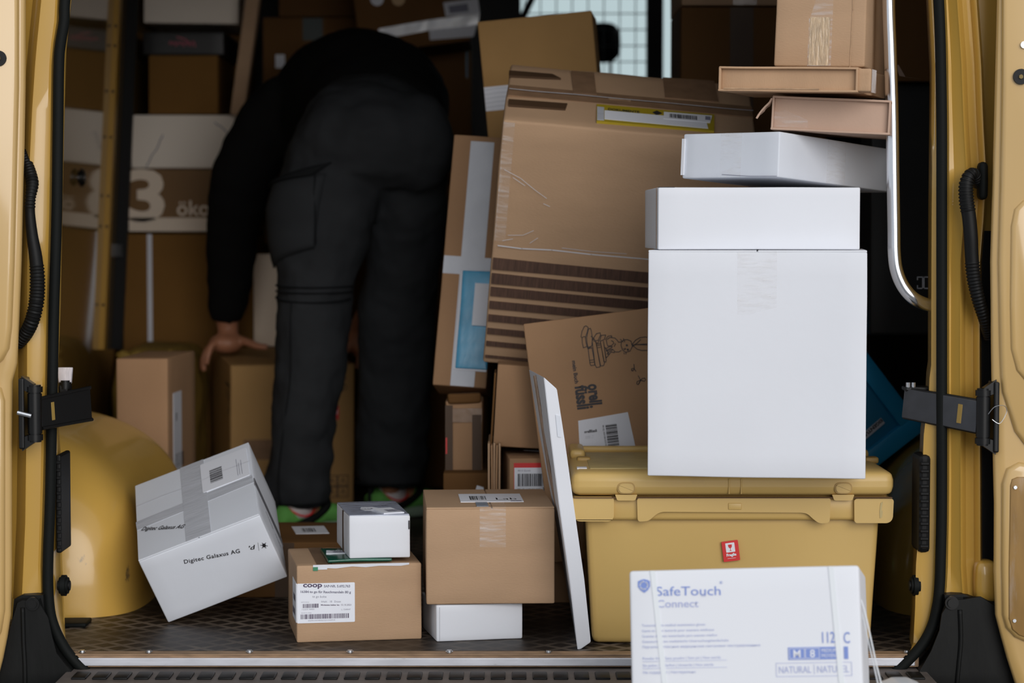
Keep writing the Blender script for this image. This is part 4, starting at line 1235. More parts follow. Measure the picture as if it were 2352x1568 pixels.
BK = [
    [(230, 270), (218, 262), (228, 200), (255, 145), (275, 137), (298, 155), (290, 200), (268, 262), (250, 258), (230, 270), (232, 330), (245, 385), (285, 370), (275, 330), (265, 262)],
    [(298, 175), (322, 165), (332, 185), (345, 270), (340, 360), (300, 395), (285, 330), (280, 270), (300, 180)],
    [(285, 370), (298, 400), (318, 560), (330, 585), (372, 578), (365, 520), (340, 380)],
    [(298, 378), (335, 368)], [(302, 395), (338, 385)], [(312, 525), (362, 520)], [(318, 550), (368, 545)],
    [(345, 320), (375, 575), (392, 606), (430, 600), (432, 580), (385, 320)],
    [(385, 318), (432, 560), (440, 588), (470, 585), (482, 560), (435, 320)], [(388, 345), (430, 338)], [(392, 362), (433, 355)], [(396, 385), (436, 378)],
    [(435, 310), (475, 540), (498, 545), (500, 520), (470, 310)], [(470, 310), (500, 500), (535, 460), (490, 380)],
    [(350, 290), (390, 225), (432, 215), (438, 240), (410, 300), (360, 310)], [(430, 300), (445, 245), (495, 240), (480, 290), (435, 310)], [(330, 255), (370, 290), (345, 300)],
    [(375, 300), (385, 330), (410, 330), (420, 300)],
]
RB = [
    [(495, 290), (520, 255), (560, 248), (565, 262), (530, 275), (515, 290)],
    [(560, 270), (600, 275), (625, 300), (640, 322), (672, 318)],
    [(500, 290), (510, 340), (520, 365), (560, 360), (585, 335), (580, 315), (560, 305)],
    [(495, 395), (540, 370), (570, 372), (560, 385), (500, 415)], [(505, 425), (560, 400), (578, 405), (520, 440), (510, 455), (530, 460), (560, 430)],
    [(560, 430), (590, 440), (595, 425), (580, 405)], [(600, 430), (640, 432), (670, 415)], [(590, 370), (605, 345), (600, 335)],
    [(672, 318), (668, 360), (685, 410), (720, 435), (770, 420), (795, 370), (780, 310), (740, 292), (700, 295), (672, 318)],
    [(660, 288), (690, 320)], [(695, 280), (708, 320)], [(700, 440), (705, 455)], [(725, 440), (722, 455)],
    [(695, 395), (710, 405), (712, 390), (722, 398)],
    [(790, 350), (830, 300), (880, 270), (940, 262), (965, 268)], [(800, 365), (850, 330), (890, 290)], [(800, 352), (960, 340)], [(830, 348), (960, 352)],
    [(800, 360), (850, 400), (900, 415), (960, 412)],
    [(812, 570), (818, 620), (800, 645), (786, 640), (788, 620), (810, 615), (836, 648)],
    [(862, 700), (888, 748)], [(888, 748), (850, 765), (845, 790), (860, 800), (888, 750), (905, 730), (935, 725), (945, 745), (930, 762), (890, 750)], [(888, 752), (868, 790)],
]
strokes(c, Fm, [poly(l) for l in BK], .0013, INK, 'book_pile_drawing')
strokes(c, Fm, [poly(l) for l in RB], .0013, INK, 'rabbit_drawing')
for e in ((733, 356), (744, 405)):
    x_, y_ = poly([e])[0]
    plate('rabbit_eye', c, Fm, 0, 0, INK, t=.0014, poly=circle(x_, y_, .0022, n=8)[:-1])
q = [ou(1328, 966), ou(1333, 1060), ou(1470, 1060), ou(1442, 946)]
lb = plate('label', c, Fm, 0, 0, PAPER_G, t=.0012, poly=[q[0], q[1], ou(1337, 1100), ou(1476, 1100), q[3]][::1])
text_on('orellfüssli', lb, Fm, fo_, op(256, 1345), op(398, 1328), .0058, INK, bold=.0002, lift=.002)
tiny_lines(lb, at(Fm, *ou(1345, 1008), 0), .018, .006, 3, INK_G, 2, dot=.0004)
bars(lb, at(Fm, *fo_(*op(492, 1255)), -90, .001), .12, .0225, 50, INK, 21)
text_on('99.42.103106.02516148', lb, Fm, fo_, op(455, 1256), op(500, 1530), .0036, INK, lift=.002)

# striped carton, tipped forward
D_ = (.4422, .3287, .5341)
SD = (.50, .3287, .5341)
c = carton('striped_carton', 'tall brown carton with dark printed stripes and taped top, tipped forward behind the white stack', ((-.0603, .6606, 1.1320), (23.5, 5.19, -.71)), SD, KRAFT, n=12, r=.006, wob=.002, bulge=.003)
Fm = frame('front', SD); T = frame('top', SD); Lf = frame('left', SD)
o_ = Vector(c.location); rm_ = Euler([R(23.5), R(5.19), R(-.71)]).to_matrix()
def onplane(px, py, p0, n):
    p0 = rm_ @ Vector(p0) + o_; n = rm_ @ Vector(n)
    d = P(px, py, 1.0) - CAM
    t = (p0 - CAM).dot(n) / d.dot(n)
    return rm_.transposed() @ (CAM + d * t - o_)
def fu(px, py): l = onplane(px, py, (0, 0, 0), (0, -1, 0)); return (l.x, l.z)
def tu(px, py): l = onplane(px, py, (0, 0, SD[2]), (0, 0, 1)); return (l.x, l.y)
E_ = .498
rows_ = [(591, 616, 621, 645), (626, 649, 653, 677), (657, 677, 685, 705), (689, 706, 714, 731), (720, 735, 745, 758), (751, 764, 775, 786), (781, 791, 805, 813), (813, 818, 836, 840)]
for k_, (a, b, a2, b2) in enumerate(rows_):
    x0l = 1131 - (a - 591) * .11
    p0, p1 = fu(x0l, a), fu(x0l, b)
    v0, v1 = p0[1], p1[1]
    plate('printed_stripe', c, Fm, 0, 0, INK_B, t=.0045, base=-.004, poly=[(.004, v1), (E_, v1), (E_, v0), (.004, v0)])
zf = fu(1135, 561)[1]
strokes(c, at(Fm, 0, 0, 0, .003), [[(.012, zf), (.06, zf - .002), (.12, zf + .001), (.2, zf - .001), (.30, zf), (.40, zf - .001), (E_, zf)]], .0022, TAPE_W, 'flap_edge')
for w_ in [[(.012, zf + .165), (.045, zf + .150), (.075, zf + .128), (.10, zf + .112)], [(.03, zf + .15), (.055, zf + .135)], [(.03, zf + .025), (.06, zf + .028), (.08, zf + .04)], [(.02, zf + .012), (.04, zf + .018)], [(.075, zf + .012), (.09, zf + .025)], [(.14, zf + .008), (.20, zf + .006), (.27, zf + .008)], [(.095, zf + .10), (.108, zf + .095)]]:
    strokes(c, at(Fm, 0, 0, 0, .004), [w_], .0009, TAPE_W, 'tape_wrinkle')
plate('tape', c, at(Fm, .003, zf + .01), .022, SD[2] - zf - .014, TAPE_C, t=.004)
# top: lengthwise tape over the seam, cross tapes, label
def quad(l): return [tu(*p) for p in l]
strip = tu(1200, 213)[1]
plate('tape', c, T, 0, 0, TAPE_B, t=.0040, base=-.004, poly=[(.004, strip - .030), (E_, strip - .030), (E_, strip + .030), (.004, strip + .030)])
strokes(c, at(T, 0, 0, 0, .0055), [[(.006, strip), (.06, strip - .002), (.14, strip + .001), (.24, strip - .001), (.33, strip), (.44, strip - .002), (E_, strip)]], .003, TAPE_W, 'seam_gleam')
for qd in (((1312, 167), (1364, 171), (1370, 222), (1317, 218)), ((1523, 182), (1640, 190), (1650, 238), (1527, 228)), ((1169, 166), (1268, 174), (1288, 184), (1170, 178)), ((1168, 232), (1303, 242), (1298, 255), (1168, 245))):
    plate('tape', c, T, 0, 0, TAPE_D if qd[0][1] in (166, 232) else TAPE_B, t=.0046, base=-.004, poly=quad(qd)[::-1])
doc = plate('document_pouch', c, T, 0, 0, YELLOWF, t=.0050, base=-.004, poly=quad(((1370, 244), (1640, 268), (1640, 306), (1370, 283)))[::-1])
plate('pouch_end', doc, T, 0, 0, TAPE_G, t=.0054, base=-.003, poly=quad(((1371, 250), (1387, 252), (1387, 282), (1371, 281)))[::-1])
plate('paper', doc, T, 0, 0, PAPER, t=.0056, base=-.003, poly=quad(((1388, 259), (1620, 280), (1626, 301), (1388, 279)))[::-1])
plate('label', doc, T, 0, 0, PAPER, t=.0062, base=-.003, poly=quad(((1524, 263), (1635, 272), (1630, 288), (1524, 279)))[::-1])
ub = tu(1395, 258)
text_on('DOKUMENTE', doc, T, tu, (1396, 259), (1468, 266), .0125, INK, bold=.0004, lift=.0060)
text('▲', doc, at(T, *tu(1500, 270), 0), .012, INK, lift=.006) if False else plate('pouch_mark', doc, T, 0, 0, INK, t=.0060, poly=quad(((1498, 264), (1508, 260), (1520, 266), (1508, 270)))[::-1])
bars(doc, at(T, *tu(1537, 277), -.5), tu(1600, 270)[0] - tu(1537, 277)[0], .022, 30, INK, 33, lift=.0070)
plate('data_square', doc, T, 0, 0, INK_G, t=.0068, poly=quad(((1619, 274), (1631, 275), (1631, 283), (1619, 282)))[::-1])

def push(o, k):
    o.location = CAM + (Vector(o.location) - CAM) * k; o.scale = (k, k, k)
push(c, 1.02)
# flat carton with blue bag, left of the striped one
FD = (.112, .14, .5382)
c = carton('cardboard_box', 'narrow upright carton with grey tape and a blue bag, left of the striped carton', ((-.1659, .72, 1.0815), (-12, 3.78, -4.29)), FD, KRAFT_B, n=8)
Fm = frame('front', FD)
plate('tape', c, at(Fm, .037, .001), .050, .525, TAPE_G, t=.0014)
plate('tape', c, at(Fm, .001, .238), .110, .038, TAPE_G, t=.0009)
bg_ = rbox(.067, .006, .208, .002, 0, .003, 10, 14)
bo_ = obj('blue_pouch', bg_, BLUEBAG, c, smooth=True); bo_.location = (.044, -.006, .038)
obj('pouch_seam', rbox(.071, .003, .216, .001, 0, .001, 6, 3), TAPE_W, c, smooth=True).location = (.040, -.0032, .034)
plate('label', bo_, Matrix.Translation((.028, 0, .092)) @ frame('front', (1, 1, 1)), .037, .09, PAPER, t=.0028)

push(c, 1.05)
# box 29 below the striped carton with a leaning flap
c, D_ = pxcarton('cardboard_box', 'plain brown box directly below the striped carton, loose flap at its left', 1132, 836, 1262, 1024, .62, .30, KRAFT_B, roll=3.5)
obj('loose_flap', box((-.006, -.002, .0), (-.002, .12, .150), bevel=.001), KRAFT_D, c)
# ragged box 30a with bundle 30b and the labelled parcel
c, D_ = pxcarton('cardboard_box', 'scruffy taped brown box standing under the blue-bagged carton', 1024, 921, 1108, 1084, .86, .24, KRAFT_B, r=.005, wob=.004)
c.name = 'taped_box'
plate('tape', c, at(frame('front', D_), .001, D_[2] - .045), D_[0] - .002, .030, TAPE_B, t=.003)
plate('tape', c, at(frame('front', D_), D_[0] - .022, .001), .020, D_[2] - .03, TAPE_D, t=.004)
plate('tape', c, at(frame('front', D_), -.001, .001), .016, D_[2] - .01, TAPE_D, t=.004)
plate('red_mark', c, at(frame('front', D_), .0, .04), .003, .035, REDP, t=.005)
bmr = rbox(.075, .03, .022, .006, 0, .008, 8, 44)
obj('crumpled_flap', bmr, KRAFT_D, c, smooth=True).location = (.002, -.006, D_[2] - .006)
c, D_ = pxcarton('cardboard_box', 'low dark box holding up the scruffy taped box, red tipped label on it', 1018, 1086, 1122, 1200, .80, .30, KRAFT_D)
D2 = D_
plate('label', c, at(frame('front', D_), .066, .060), .022, .040, PAPER, t=.0012, poly=[(0, 0), (.022, 0), (.020, .016), (.006, .020)])
plate('red_label', c, at(frame('front', D_), .064, .036), .030, .024, REDP, t=.0010, poly=[(0, 0), (.030, 0), (.029, .024), (-.001, .024)])
c = thing('cardboard_sheets', 'bundle of upright cardboard sheets left of the red labelled parcel', 'cardboard')
s0 = P(1121, 0, .58)
c.location = (P(1121, 1128, .58).x, .58, FL)
hh = P(0, 1018, .58).z - FL
for k_ in range(5):
    obj('sheet', rbox(.0042, .20, hh - .004 * (k_ % 2), .001, 0, .0012, 5, k_), KRAFT_B if k_ % 2 else KRAFT, c, smooth=True).location = (k_ * .0052, .004 * (k_ % 3), 0)
D_ = (.155, .2557, .2942)
c = carton('cardboard_box', 'brown parcel with a red edged shipping label, behind the slim white parcel', ((-.0053, .5479, FL), (0, 0, 4.21)), D_, KRAFT_B, n=6)
Fm = frame('front', D_); T = frame('top', D_)
rl = plate('red_label', c, at(Fm, .009, .160), .10, .125, REDP, t=.0010)
lb = plate('label', c, at(Fm, .010, .165), .10, .1105, PAPER, t=.0016)
text('8010 Zürich', lb, at(Fm, .017, .268), .0052, INK_G, lift=.002)
bars(lb, at(Fm, .018, .247), .080, .019, 34, INK, 50, lift=.0022) if False else bars(lb, at(Fm, .017, .238), .085, .0255, 38, INK, 50, lift=.0022)
text('99.42.117603.000', lb, at(Fm, .016, .229), .0066, INK, lift=.002); text('3939', lb, at(Fm, .067, .229), .0088, INK, bold=.0003, lift=.002)
tiny_lines(lb, at(Fm, .017, .218), .05, .006, 1, INK, 2, dot=.002)
pl_ = plate('label', c, at(T, .04, .07), .1, .12, PAPER, t=.0012, poly=[(0, .09), (.1, .0), (.1, .12)])
plate('label_symbol', pl_, at(T, .085, .12), .03, .04, INK_G, t=.0016)
for k_ in range(3): tiny_lines(c, at(T, .01, .05 + .06 * k_), .05, .02, 1, mat('red_brown_print', (.16, .04, .03), .6), k_, dot=.004)
text(' ', c, at(T, 0, 0), .01, INK) if False else None

# box 15 leaning behind, box 17, etc.
c = carton('cardboard_box', 'tall brown carton leaning left in front of the wire mesh window', ((-.0311, 1.20, 1.351), (0, -5.18, -5)), (.262, .20, .53), mat('olive_kraft_cardboard', (.40, .235, .09), .8, var=.08, vscale=5, bump=.2, bscale=150, spec=.2), n=8)
_dn = 0.71
for o_x in c.children:
    for v_ in o_x.data.vertices:
        if v_.co.z < .2: v_.co.z -= _dn * (1 - v_.co.z / .2) if v_.co.z > 0 else _dn
tb = plate('tape', c, at(frame('front', (.27, .2, .53)), .001, .325), .078, .055, TAPE_W, t=.0016)
for k_ in range(5): strokes(tb, at(frame('front', (.27, .2, .53)), .002, .333 + .010 * k_, 0, .001), [[(0, 0), (.03, .002), (.076, 0)]], .0018, TAPE_G, 'tape_crease')
c, D_ = pxcarton('cardboard_box', 'big dark carton with a vertical tape band, right of the mesh window', 1560, 16, 1900, 1290, 1.35, .35, KRAFT_D); c.location.z = FL
c.scale.z = (P(0, 16, 1.35).z - FL) / D_[2]
plate('tape', c, at(frame('front', D_), .115, .001), .055, D_[2] - .002, TAPE_D, t=.0012)
c, D_ = pxcarton('cardboard_box', 'brown carton whose lower edge shows at the top right, above the dark taped one', 1566, -160, 1900, 12, 1.33, .38, KRAFT)
plate('tape', c, at(frame('front', D_), .12, .001), .055, D_[2] - .002, TAPE_B, t=.0012)
# right side dark things
c, D_ = pxcarton('cardboard_box', 'dark brown carton high up between the grab rail and the right door frame', 2045, -180, 2190, 186, .55, .40, KRAFT_D)
plate('corner_wear', c, at(frame('front', D_), .01, .002), .05, .025, KRAFT_P, t=.0010, poly=[(0, .03), (.008, .008), (.05, .002), (.02, .006), (.006, .03)])
cs = thing('storage_case', 'tall black case with a white bracket mark inside the right door frame', 'case', (P(2000, 500, .58).x, .58, P(0, 770, .58).z))
W_, H_2 = P(2190, 500, .58).x - P(2000, 500, .58).x, P(0, 190, .58).z - P(0, 770, .58).z
obj('shell', rbox(W_, .14, H_2, .008, 0, 0, 4), mat('case_black', (.008, .008, .008), .6), cs, smooth=True)
def csu(px, py): return (P(px, py, .58).x - cs.location.x, P(0, py, .58).z - cs.location.z)
mk = [csu(*p) for p in ((2107, 636), (2119, 636), (2119, 662), (2107, 662))]
mk2 = [csu(*p) for p in ((2133, 636), (2122, 636), (2122, 662), (2133, 662))]
strokes(cs, frame('front', (1, 1, 1)), [mk, [mk[0], csu(2107, 642)], [mk[3], csu(2107, 656)], mk2], .0022, PAPER, 'bracket_mark')

# blue crate
ex = Euler([R(-1.68), R(52.46), R(2.08)]).to_matrix()
corner = Vector((.6423, .75, 1.0710)) + ex @ Vector((.2092, 0, .1303))
cL, cH, cDp = .33, .25, .22
org = corner - ex @ Vector((cL, 0, cH))
lw = (ex @ Vector((cL, 0, cH)) + org)
c1 = ex @ Vector((.2092, 0, 0)) + Vector((.6423, .75, 1.0710))
cr_ = thing('blue_crate', 'blue plastic crate lying tilted behind the big white box, white property sticker on it', 'crate', Vector((.6423, .75, 1.0710)) + ex @ Vector((.2092 - cL, 0, .1303 - cH)), [R(-1.68), R(52.46), R(2.08)])
H0 = .1303
obj('shell', rbox(cL - .03, .22, cH - .03, .010, 0, 0, 5), mat('blue_crate_side', (.008, .20, .38), .4), cr_, smooth=True).location = (.012, .012, .0 + .015)
bm = bmesh.new()
bm_box(bm, (cL - .040, -.006, 0), (cL, .20, cH), bevel=.006); bm_box(bm, (0, -.006, 0), (cL - .034, .20, .040), bevel=.006)
bm_box(bm, (0, -.006, cH - .040), (cL - .034, .20, cH), bevel=.006); bm_box(bm, (0, -.006, .035), (.04, .20, cH - .035), bevel=.006)
rim = obj('rim', bm, BLUEC, cr_, angle=40)
fc2 = mapper(cr_, (cL, .2, cH))
Fc = frame('front', (cL, .2, cH))
qa, qb = fc2(2037, 967), fc2(1972, 1021)
ql = plate('property_sticker', cr_, Fc, 0, 0, PAPER_G, t=-.0095, base=-.014, poly=[fc2(*p) for p in ((2026, 960), (2035, 972), (1975, 1023), (1966, 1011))])
text_on('EIGENTUM', ql, at(Fc, 0, 0, 0, -.0102), fc2, (2026, 962), (1980, 1003), .0070, INK, bold=.0004)

# tall carton behind the left wheel housing
D_ = (.1200, .34, .4337)
c = carton('cardboard_box', 'tall slim brown carton standing behind the left wheel housing, label on its right side', ((-.946, 1.40, FL), (0, 0, -3)), (.124, .34, .447), KRAFT_B, n=6)
Rt = frame('right', (.124, .34, .447))
lb = plate('label', c, at(Rt, .06, .16), .10, .20, PAPER_G, t=.0012)
bars(lb, at(Rt, .085, .175), .035, .10, 16, INK, 4, vertical=False); bars(lb, at(Rt, .085, .29), .03, .02, 5, INK, 3)
c.scale = (1, 1, 1)

# ------------------------------------------------------------------ far left stack
YL = 2.64
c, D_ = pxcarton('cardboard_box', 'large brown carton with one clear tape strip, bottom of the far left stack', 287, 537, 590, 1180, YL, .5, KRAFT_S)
hh_ = c.location.z + D_[2] - FL; c.location.z = FL; c.scale.z = hh_ / D_[2]
plate('tape', c, at(frame('front', D_), .072, .001), .014, D_[2] - .002, TAPE_W, t=.0012); zb5 = c.location.z
c, D_ = pxcarton('white_box', 'brown and white printed carton with a large numeral 3, middle of the far left stack', 296, 388, 590, 532, YL, .5, mat('band_brown', (.20, .105, .035), .7), group=GW)
Fm = frame('front', D_)
plate('white_band', c, at(Fm, .0005, .001), D_[0] - .001, .040, CREAM, t=.0012)
text('3', c, at(Fm, -.006, .036), .205, CREAM, bold=.006, fit=.112)
text('öko', c, at(Fm, .140, .048), .062, CREAM, cx=1.0, bold=.0008)
c, D_ = pxcarton('white_box', 'plain white carton with scribbled pen line, on the numeral 3 carton', 302, 264, 590, 386, YL, .5, mat('bounce_warmed_white', (.84, .75, .64), .6), group=GW)  # white carton; warm bounce off the yellow paint is mixed into its colour
Fm = frame('front', D_)
rr_ = random.Random(4)
strokes(c, Fm, [[(.045 + i * .0044 + rr_.uniform(-.003, .003), .003 + i * .0085) for i in range(12)], [(.245 + i * .005, .135 - i * .0045 + rr_.uniform(-.003, .003)) for i in range(8)]], .003, INK_G, 'pen_scribble')
c, D_ = pxcarton('cardboard_box', 'dark narrow carton under the flat black box in the far left stack', 342, 127, 500, 262, YL + .02, .4, KRAFT_S)
c, D_ = pxcarton('flat_box', 'flat black box with pink script lettering, far left stack', 328, 73, 514, 126, YL, .4, mat('black_cardboard', (.012, .012, .012), .5), group=None)
sc_ = []
for i in range(26): sc_.append((.078 + i * .0030, .032 + .008 * math.sin(i * 1.7) + (.006 if i % 7 == 3 else 0)))
strokes(c, frame('front', D_), [sc_, [(.10, .052), (.125, .045), (.14, .030)]], .003, PINK, 'pink_script')
c, D_ = pxcarton('cardboard_box', 'wide dark brown carton behind the flat black box, far left', 345, 36, 560, 262, YL + .43, .3, KRAFT_S)
c, D_ = pxcarton('white_box', 'white carton at the very top of the far left stack', 330, -80, 546, 52, YL + .03, .36, mat('bounce_warmed_white', (0, 0, 0)), roll=.8, group=GW)
c.location.z = P(0, 72, YL + .03).z + .012 if False else c.location.z
# slanted cardboard slat
a, b = P(528, 264, YL - .08), P(562, -40, YL - .08)
c = carton('slim_carton', 'long slim cardboard carton leaning upright beside the white box, left of the worker', ((a.x, YL - .08, P(0, 262, YL - .08).z), (0, 8.0, 0)), (.040, .06, .42), KRAFT, group=GK)
# sack and support under the stack
bm = rbox(.205, .42, P(0, 808, 2.15).z - FL, .045, .012, .010, 14, 17)
s_ = obj('paper_sack', bm, SACK, smooth=True); s_.location = (P(250, 0, 2.15).x, 2.15, FL)
tag(s_, 'mustard coloured crumpled paper sack behind the tall slim carton', 'sack')
rmv = bmesh.new()
pts = [(.0 + .235 * i / 12, -.004 + .004 * (i % 2), D_[2]) for i in range(13)]
hsz = P(0, 808, 2.15).z - FL
obj('folded_rim', tube([(.012 + .182 * i / 14, .012 + .004 * (i % 2), hsz - .014 + .006 * math.sin(i * 1.9)) for i in range(15)], [.010 + .004 * (i % 3) for i in range(15)], 8), SACK, s_, smooth=True)

# centre back cartons
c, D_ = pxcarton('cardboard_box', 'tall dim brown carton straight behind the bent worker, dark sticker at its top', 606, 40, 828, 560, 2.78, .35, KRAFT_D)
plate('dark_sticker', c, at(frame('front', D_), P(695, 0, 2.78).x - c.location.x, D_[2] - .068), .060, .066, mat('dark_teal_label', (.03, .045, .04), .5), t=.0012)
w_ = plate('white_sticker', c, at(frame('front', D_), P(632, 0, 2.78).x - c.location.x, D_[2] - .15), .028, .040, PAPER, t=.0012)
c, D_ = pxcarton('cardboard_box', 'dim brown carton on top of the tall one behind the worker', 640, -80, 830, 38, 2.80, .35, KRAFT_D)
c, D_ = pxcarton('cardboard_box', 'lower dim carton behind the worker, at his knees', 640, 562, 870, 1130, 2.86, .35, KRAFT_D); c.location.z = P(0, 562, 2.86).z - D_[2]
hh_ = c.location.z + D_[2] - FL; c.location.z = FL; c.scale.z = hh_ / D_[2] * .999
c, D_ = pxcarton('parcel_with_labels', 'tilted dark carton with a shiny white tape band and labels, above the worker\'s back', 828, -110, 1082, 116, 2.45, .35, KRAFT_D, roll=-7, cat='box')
c.location.z -= .01
Fm = frame('front', D_)
o_ = Vector(c.location); rm_ = Euler([0, R(-7), 0]).to_matrix()
def q2(px, py): l = onplane(px, py, (0, 0, 0), (0, -1, 0)); return (l.x, l.z)
plate('tape', c, Fm, 0, 0, mat('gleam_painted_tape', (.92, .94, 1.0), .15, var=.1, vscale=30, bump=.6, bscale=20, spec=1), t=.002, poly=[q2(*p) for p in ((868, 82), (870, 66), (985, 46), (1102, 30), (1098, 56), (985, 70), (900, 86))][::-1])  # near-white base colour stands in for the light the tape reflects
lb = plate('label', c, Fm, 0, 0, PAPER_G, t=.0014, poly=[q2(*p) for p in ((1018, 6), (1098, -4), (1102, 30), (1024, 38))][::-1])
plate('label_print', lb, Fm, 0, 0, INK_G, t=.0018, poly=[q2(*p) for p in ((1030, 14), (1074, 8), (1077, 26), (1033, 31))][::-1])
lb = plate('label', c, Fm, 0, 0, PAPER_G, t=.0012, poly=[q2(*p) for p in ((985, 66), (1096, 54), (1088, 84), (988, 92))][::-1])
for px, m_ in ((866, TAPE_W), (915, mat('amber_tape_roll', (.45, .26, .08), .4))):
    x_, z_ = q2(px, -2)
    plate('round_sticker', c, Fm, 0, 0, m_, t=.0016, poly=circle(x_, z_, .019, n=16)[:-1])
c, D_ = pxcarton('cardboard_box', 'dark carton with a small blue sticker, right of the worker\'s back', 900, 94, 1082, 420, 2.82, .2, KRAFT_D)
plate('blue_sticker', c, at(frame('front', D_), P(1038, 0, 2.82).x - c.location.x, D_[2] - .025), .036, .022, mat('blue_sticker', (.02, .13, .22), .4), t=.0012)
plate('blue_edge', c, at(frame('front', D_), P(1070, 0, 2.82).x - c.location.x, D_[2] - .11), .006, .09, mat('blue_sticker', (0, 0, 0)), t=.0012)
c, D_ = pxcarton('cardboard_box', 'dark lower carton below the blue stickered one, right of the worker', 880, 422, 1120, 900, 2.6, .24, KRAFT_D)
hh_ = c.location.z + D_[2] - FL; c.location.z = FL; c.scale.z = hh_ / D_[2] * .999
# box in his hands
_K = KRAFT_S
D_ = (.3366, .4633, .3880)
c = carton('cardboard_box', 'large brown carton the worker is gripping, red fragile sticker on its right', ((-.7615, 2.1001, .6515), (3, 0, 14)), D_, mat('olive_kraft_cardboard', (.40, .235, .09), .8, var=.08, vscale=5, bump=.2, bscale=150, spec=.2), n=8, wob=.0015)
Fm = frame('front', D_); Lf = frame('left', D_)
plate('tape', c, at(Fm, .020, .215), .09, .018, TAPE_B, t=.0012) if False else None
plate('tape', c, at(Fm, .035, .130), .10, .055, TAPE_B, t=.0012)
fs = plate('fragile_sticker', c, at(Fm, .275, .235), .020, .038, REDP, t=.0012); plate('white_square', fs, at(Fm, .279, .251), .011, .018, PAPER, t=.0016)
text('CE', c, at(Fm, .297, .345), .014, INK, bold=.0006); strokes(c, Fm, [circle(.306, .325, .009, n=12)], .002, INK, 'ring_mark')
for i in range(2):
    for j in range(2):
        strokes(c, at(Fm, .262 + i * .031, .022 + j * .031), [[(0, 0), (.028, 0), (.028, .028), (0, .028), (0, 0)], [(.009, .008), (.014, .021), (.019, .008)]], .0022, INK, 'handling_symbol')
strokes(c, Lf, [[(.36, .33), (.44, .33), (.44, .27), (.40, .25)], [(.38, .31), (.42, .29)]], .006, INK, 'side_print')
# beige box behind his arm
c, D_ = pxcarton('white_box', 'tall beige carton in the gap between the worker\'s arm and leg', 583, 600, 700, 812, 2.56, .06, CREAM, group=GW)
c.location.z = .6515 + .388 + .026
# ------------------------------------------------------------------ the worker, bending forward with his back to us
person = thing('person', 'worker in black shirt and charcoal cargo trousers bending down over a carton', 'person', (P(800, 0, 1.7).x, 1.7, FL))
PO = Vector(person.location)
def Q(px, py, Y): return P(px, py, Y) - PO

def loft(rings, seg=24, bm=None, power=2.0):
    """closed tube through elliptical rings (centre, half axis a, half axis b)"""
    bm = bm or bmesh.new()
    rr = []
    for c, a, b in rings:
        row = []
        for k in range(seg):
            t = 2 * math.pi * k / seg
            ct, s_t = math.cos(t), math.sin(t)
            row.append(bm.verts.new(c + a * math.copysign(abs(ct) ** (2 / power), ct) + b * math.copysign(abs(s_t) ** (2 / power), s_t)))
        rr.append(row)
    for r0, r1 in zip(rr[:-1], rr[1:]):
        for k in range(seg):
            bm.faces.new((r0[k], r0[(k + 1) % seg], r1[(k + 1) % seg], r1[k]))
    bm.faces.new(rr[0][::-1]); bm.faces.new(rr[-1])
    return bm

def hring(y, L, R_, Yc, hd):
    """horizontal ring from measured left and right limits"""
    c = (Q(L, y, Yc) + Q(R_, y, Yc)) / 2
    hw = (Q(R_, y, Yc).x - Q(L, y, Yc).x) / 2
    return (c, Vector((hw, 0, 0)), Vector((0, hd, 0)))

def dense(tab, step):
    out = []
    for a, b in zip(tab[:-1], tab[1:]):
        n = max(1, int(abs(b[0] - a[0]) / step))
        for k in range(n):
            out.append(tuple(a[i] + (b[i] - a[i]) * k / n for i in range(len(a))))
    out.append(tab[-1]); return out

LEG_L = [(330, 668, 905, 1.63, .115), (400, 641, 884, 1.625, .115), (480, 623, 868, 1.61, .112), (560, 627, 846, 1.60, .108), (640, 638, 817, 1.60, .100), (700, 638, 806, 1.60, .095), (800, 631, 802, 1.60, .092), (880, 628, 790, 1.60, .090), (950, 625, 775, 1.60, .088), (1020, 622, 763, 1.60, .086), (1080, 613, 757, 1.60, .085), (1120, 608, 758, 1.60, .086), (1158, 616, 753, 1.60, .078)]
LEG_R = [(330, 860, 1031, 1.66, .11), (400, 856, 1030, 1.68, .11), (480, 850, 1028, 1.71, .11), (560, 842, 1021, 1.74, .105), (640, 832, 1012, 1.77, .10), (700, 824, 1005, 1.79, .097), (800, 822, 998, 1.82, .094), (900, 822, 988, 1.84, .09), (1000, 820, 984, 1.86, .088), (1080, 816, 980, 1.88, .086), (1114, 822, 970, 1.88, .08)]
PELV = [(170, 805, 890, 1.79, .05), (177, 785, 908, 1.775, .085), (190, 758, 932, 1.745, .115), (212, 728, 962, 1.70, .135), (250, 700, 1000, 1.665, .15), (300, 676, 1026, 1.645, .155), (350, 655, 1032, 1.64, .15), (400, 640, 1029, 1.645, .135), (435, 655, 1012, 1.65, .10)]
def voxel(o, size, smooth=4):
    m = o.modifiers.new('merge', 'REMESH'); m.mode = 'VOXEL'; m.voxel_size = size; m.use_smooth_shade = True
    s = o.modifiers.new('soft', 'SMOOTH'); s.factor = .5; s.iterations = smooth
def folds(o, name, size, strength, scale=None):
    tx = bpy.data.textures.new(name, 'CLOUDS'); tx.noise_scale = size; tx.noise_depth = 2
    d = o.modifiers.new(name, 'DISPLACE'); d.texture = tx; d.strength = strength; d.mid_level = .5
    if scale:
        e = bpy.data.objects.get(scale)
        d.texture_coords = 'OBJECT'; d.texture_coords_object = e

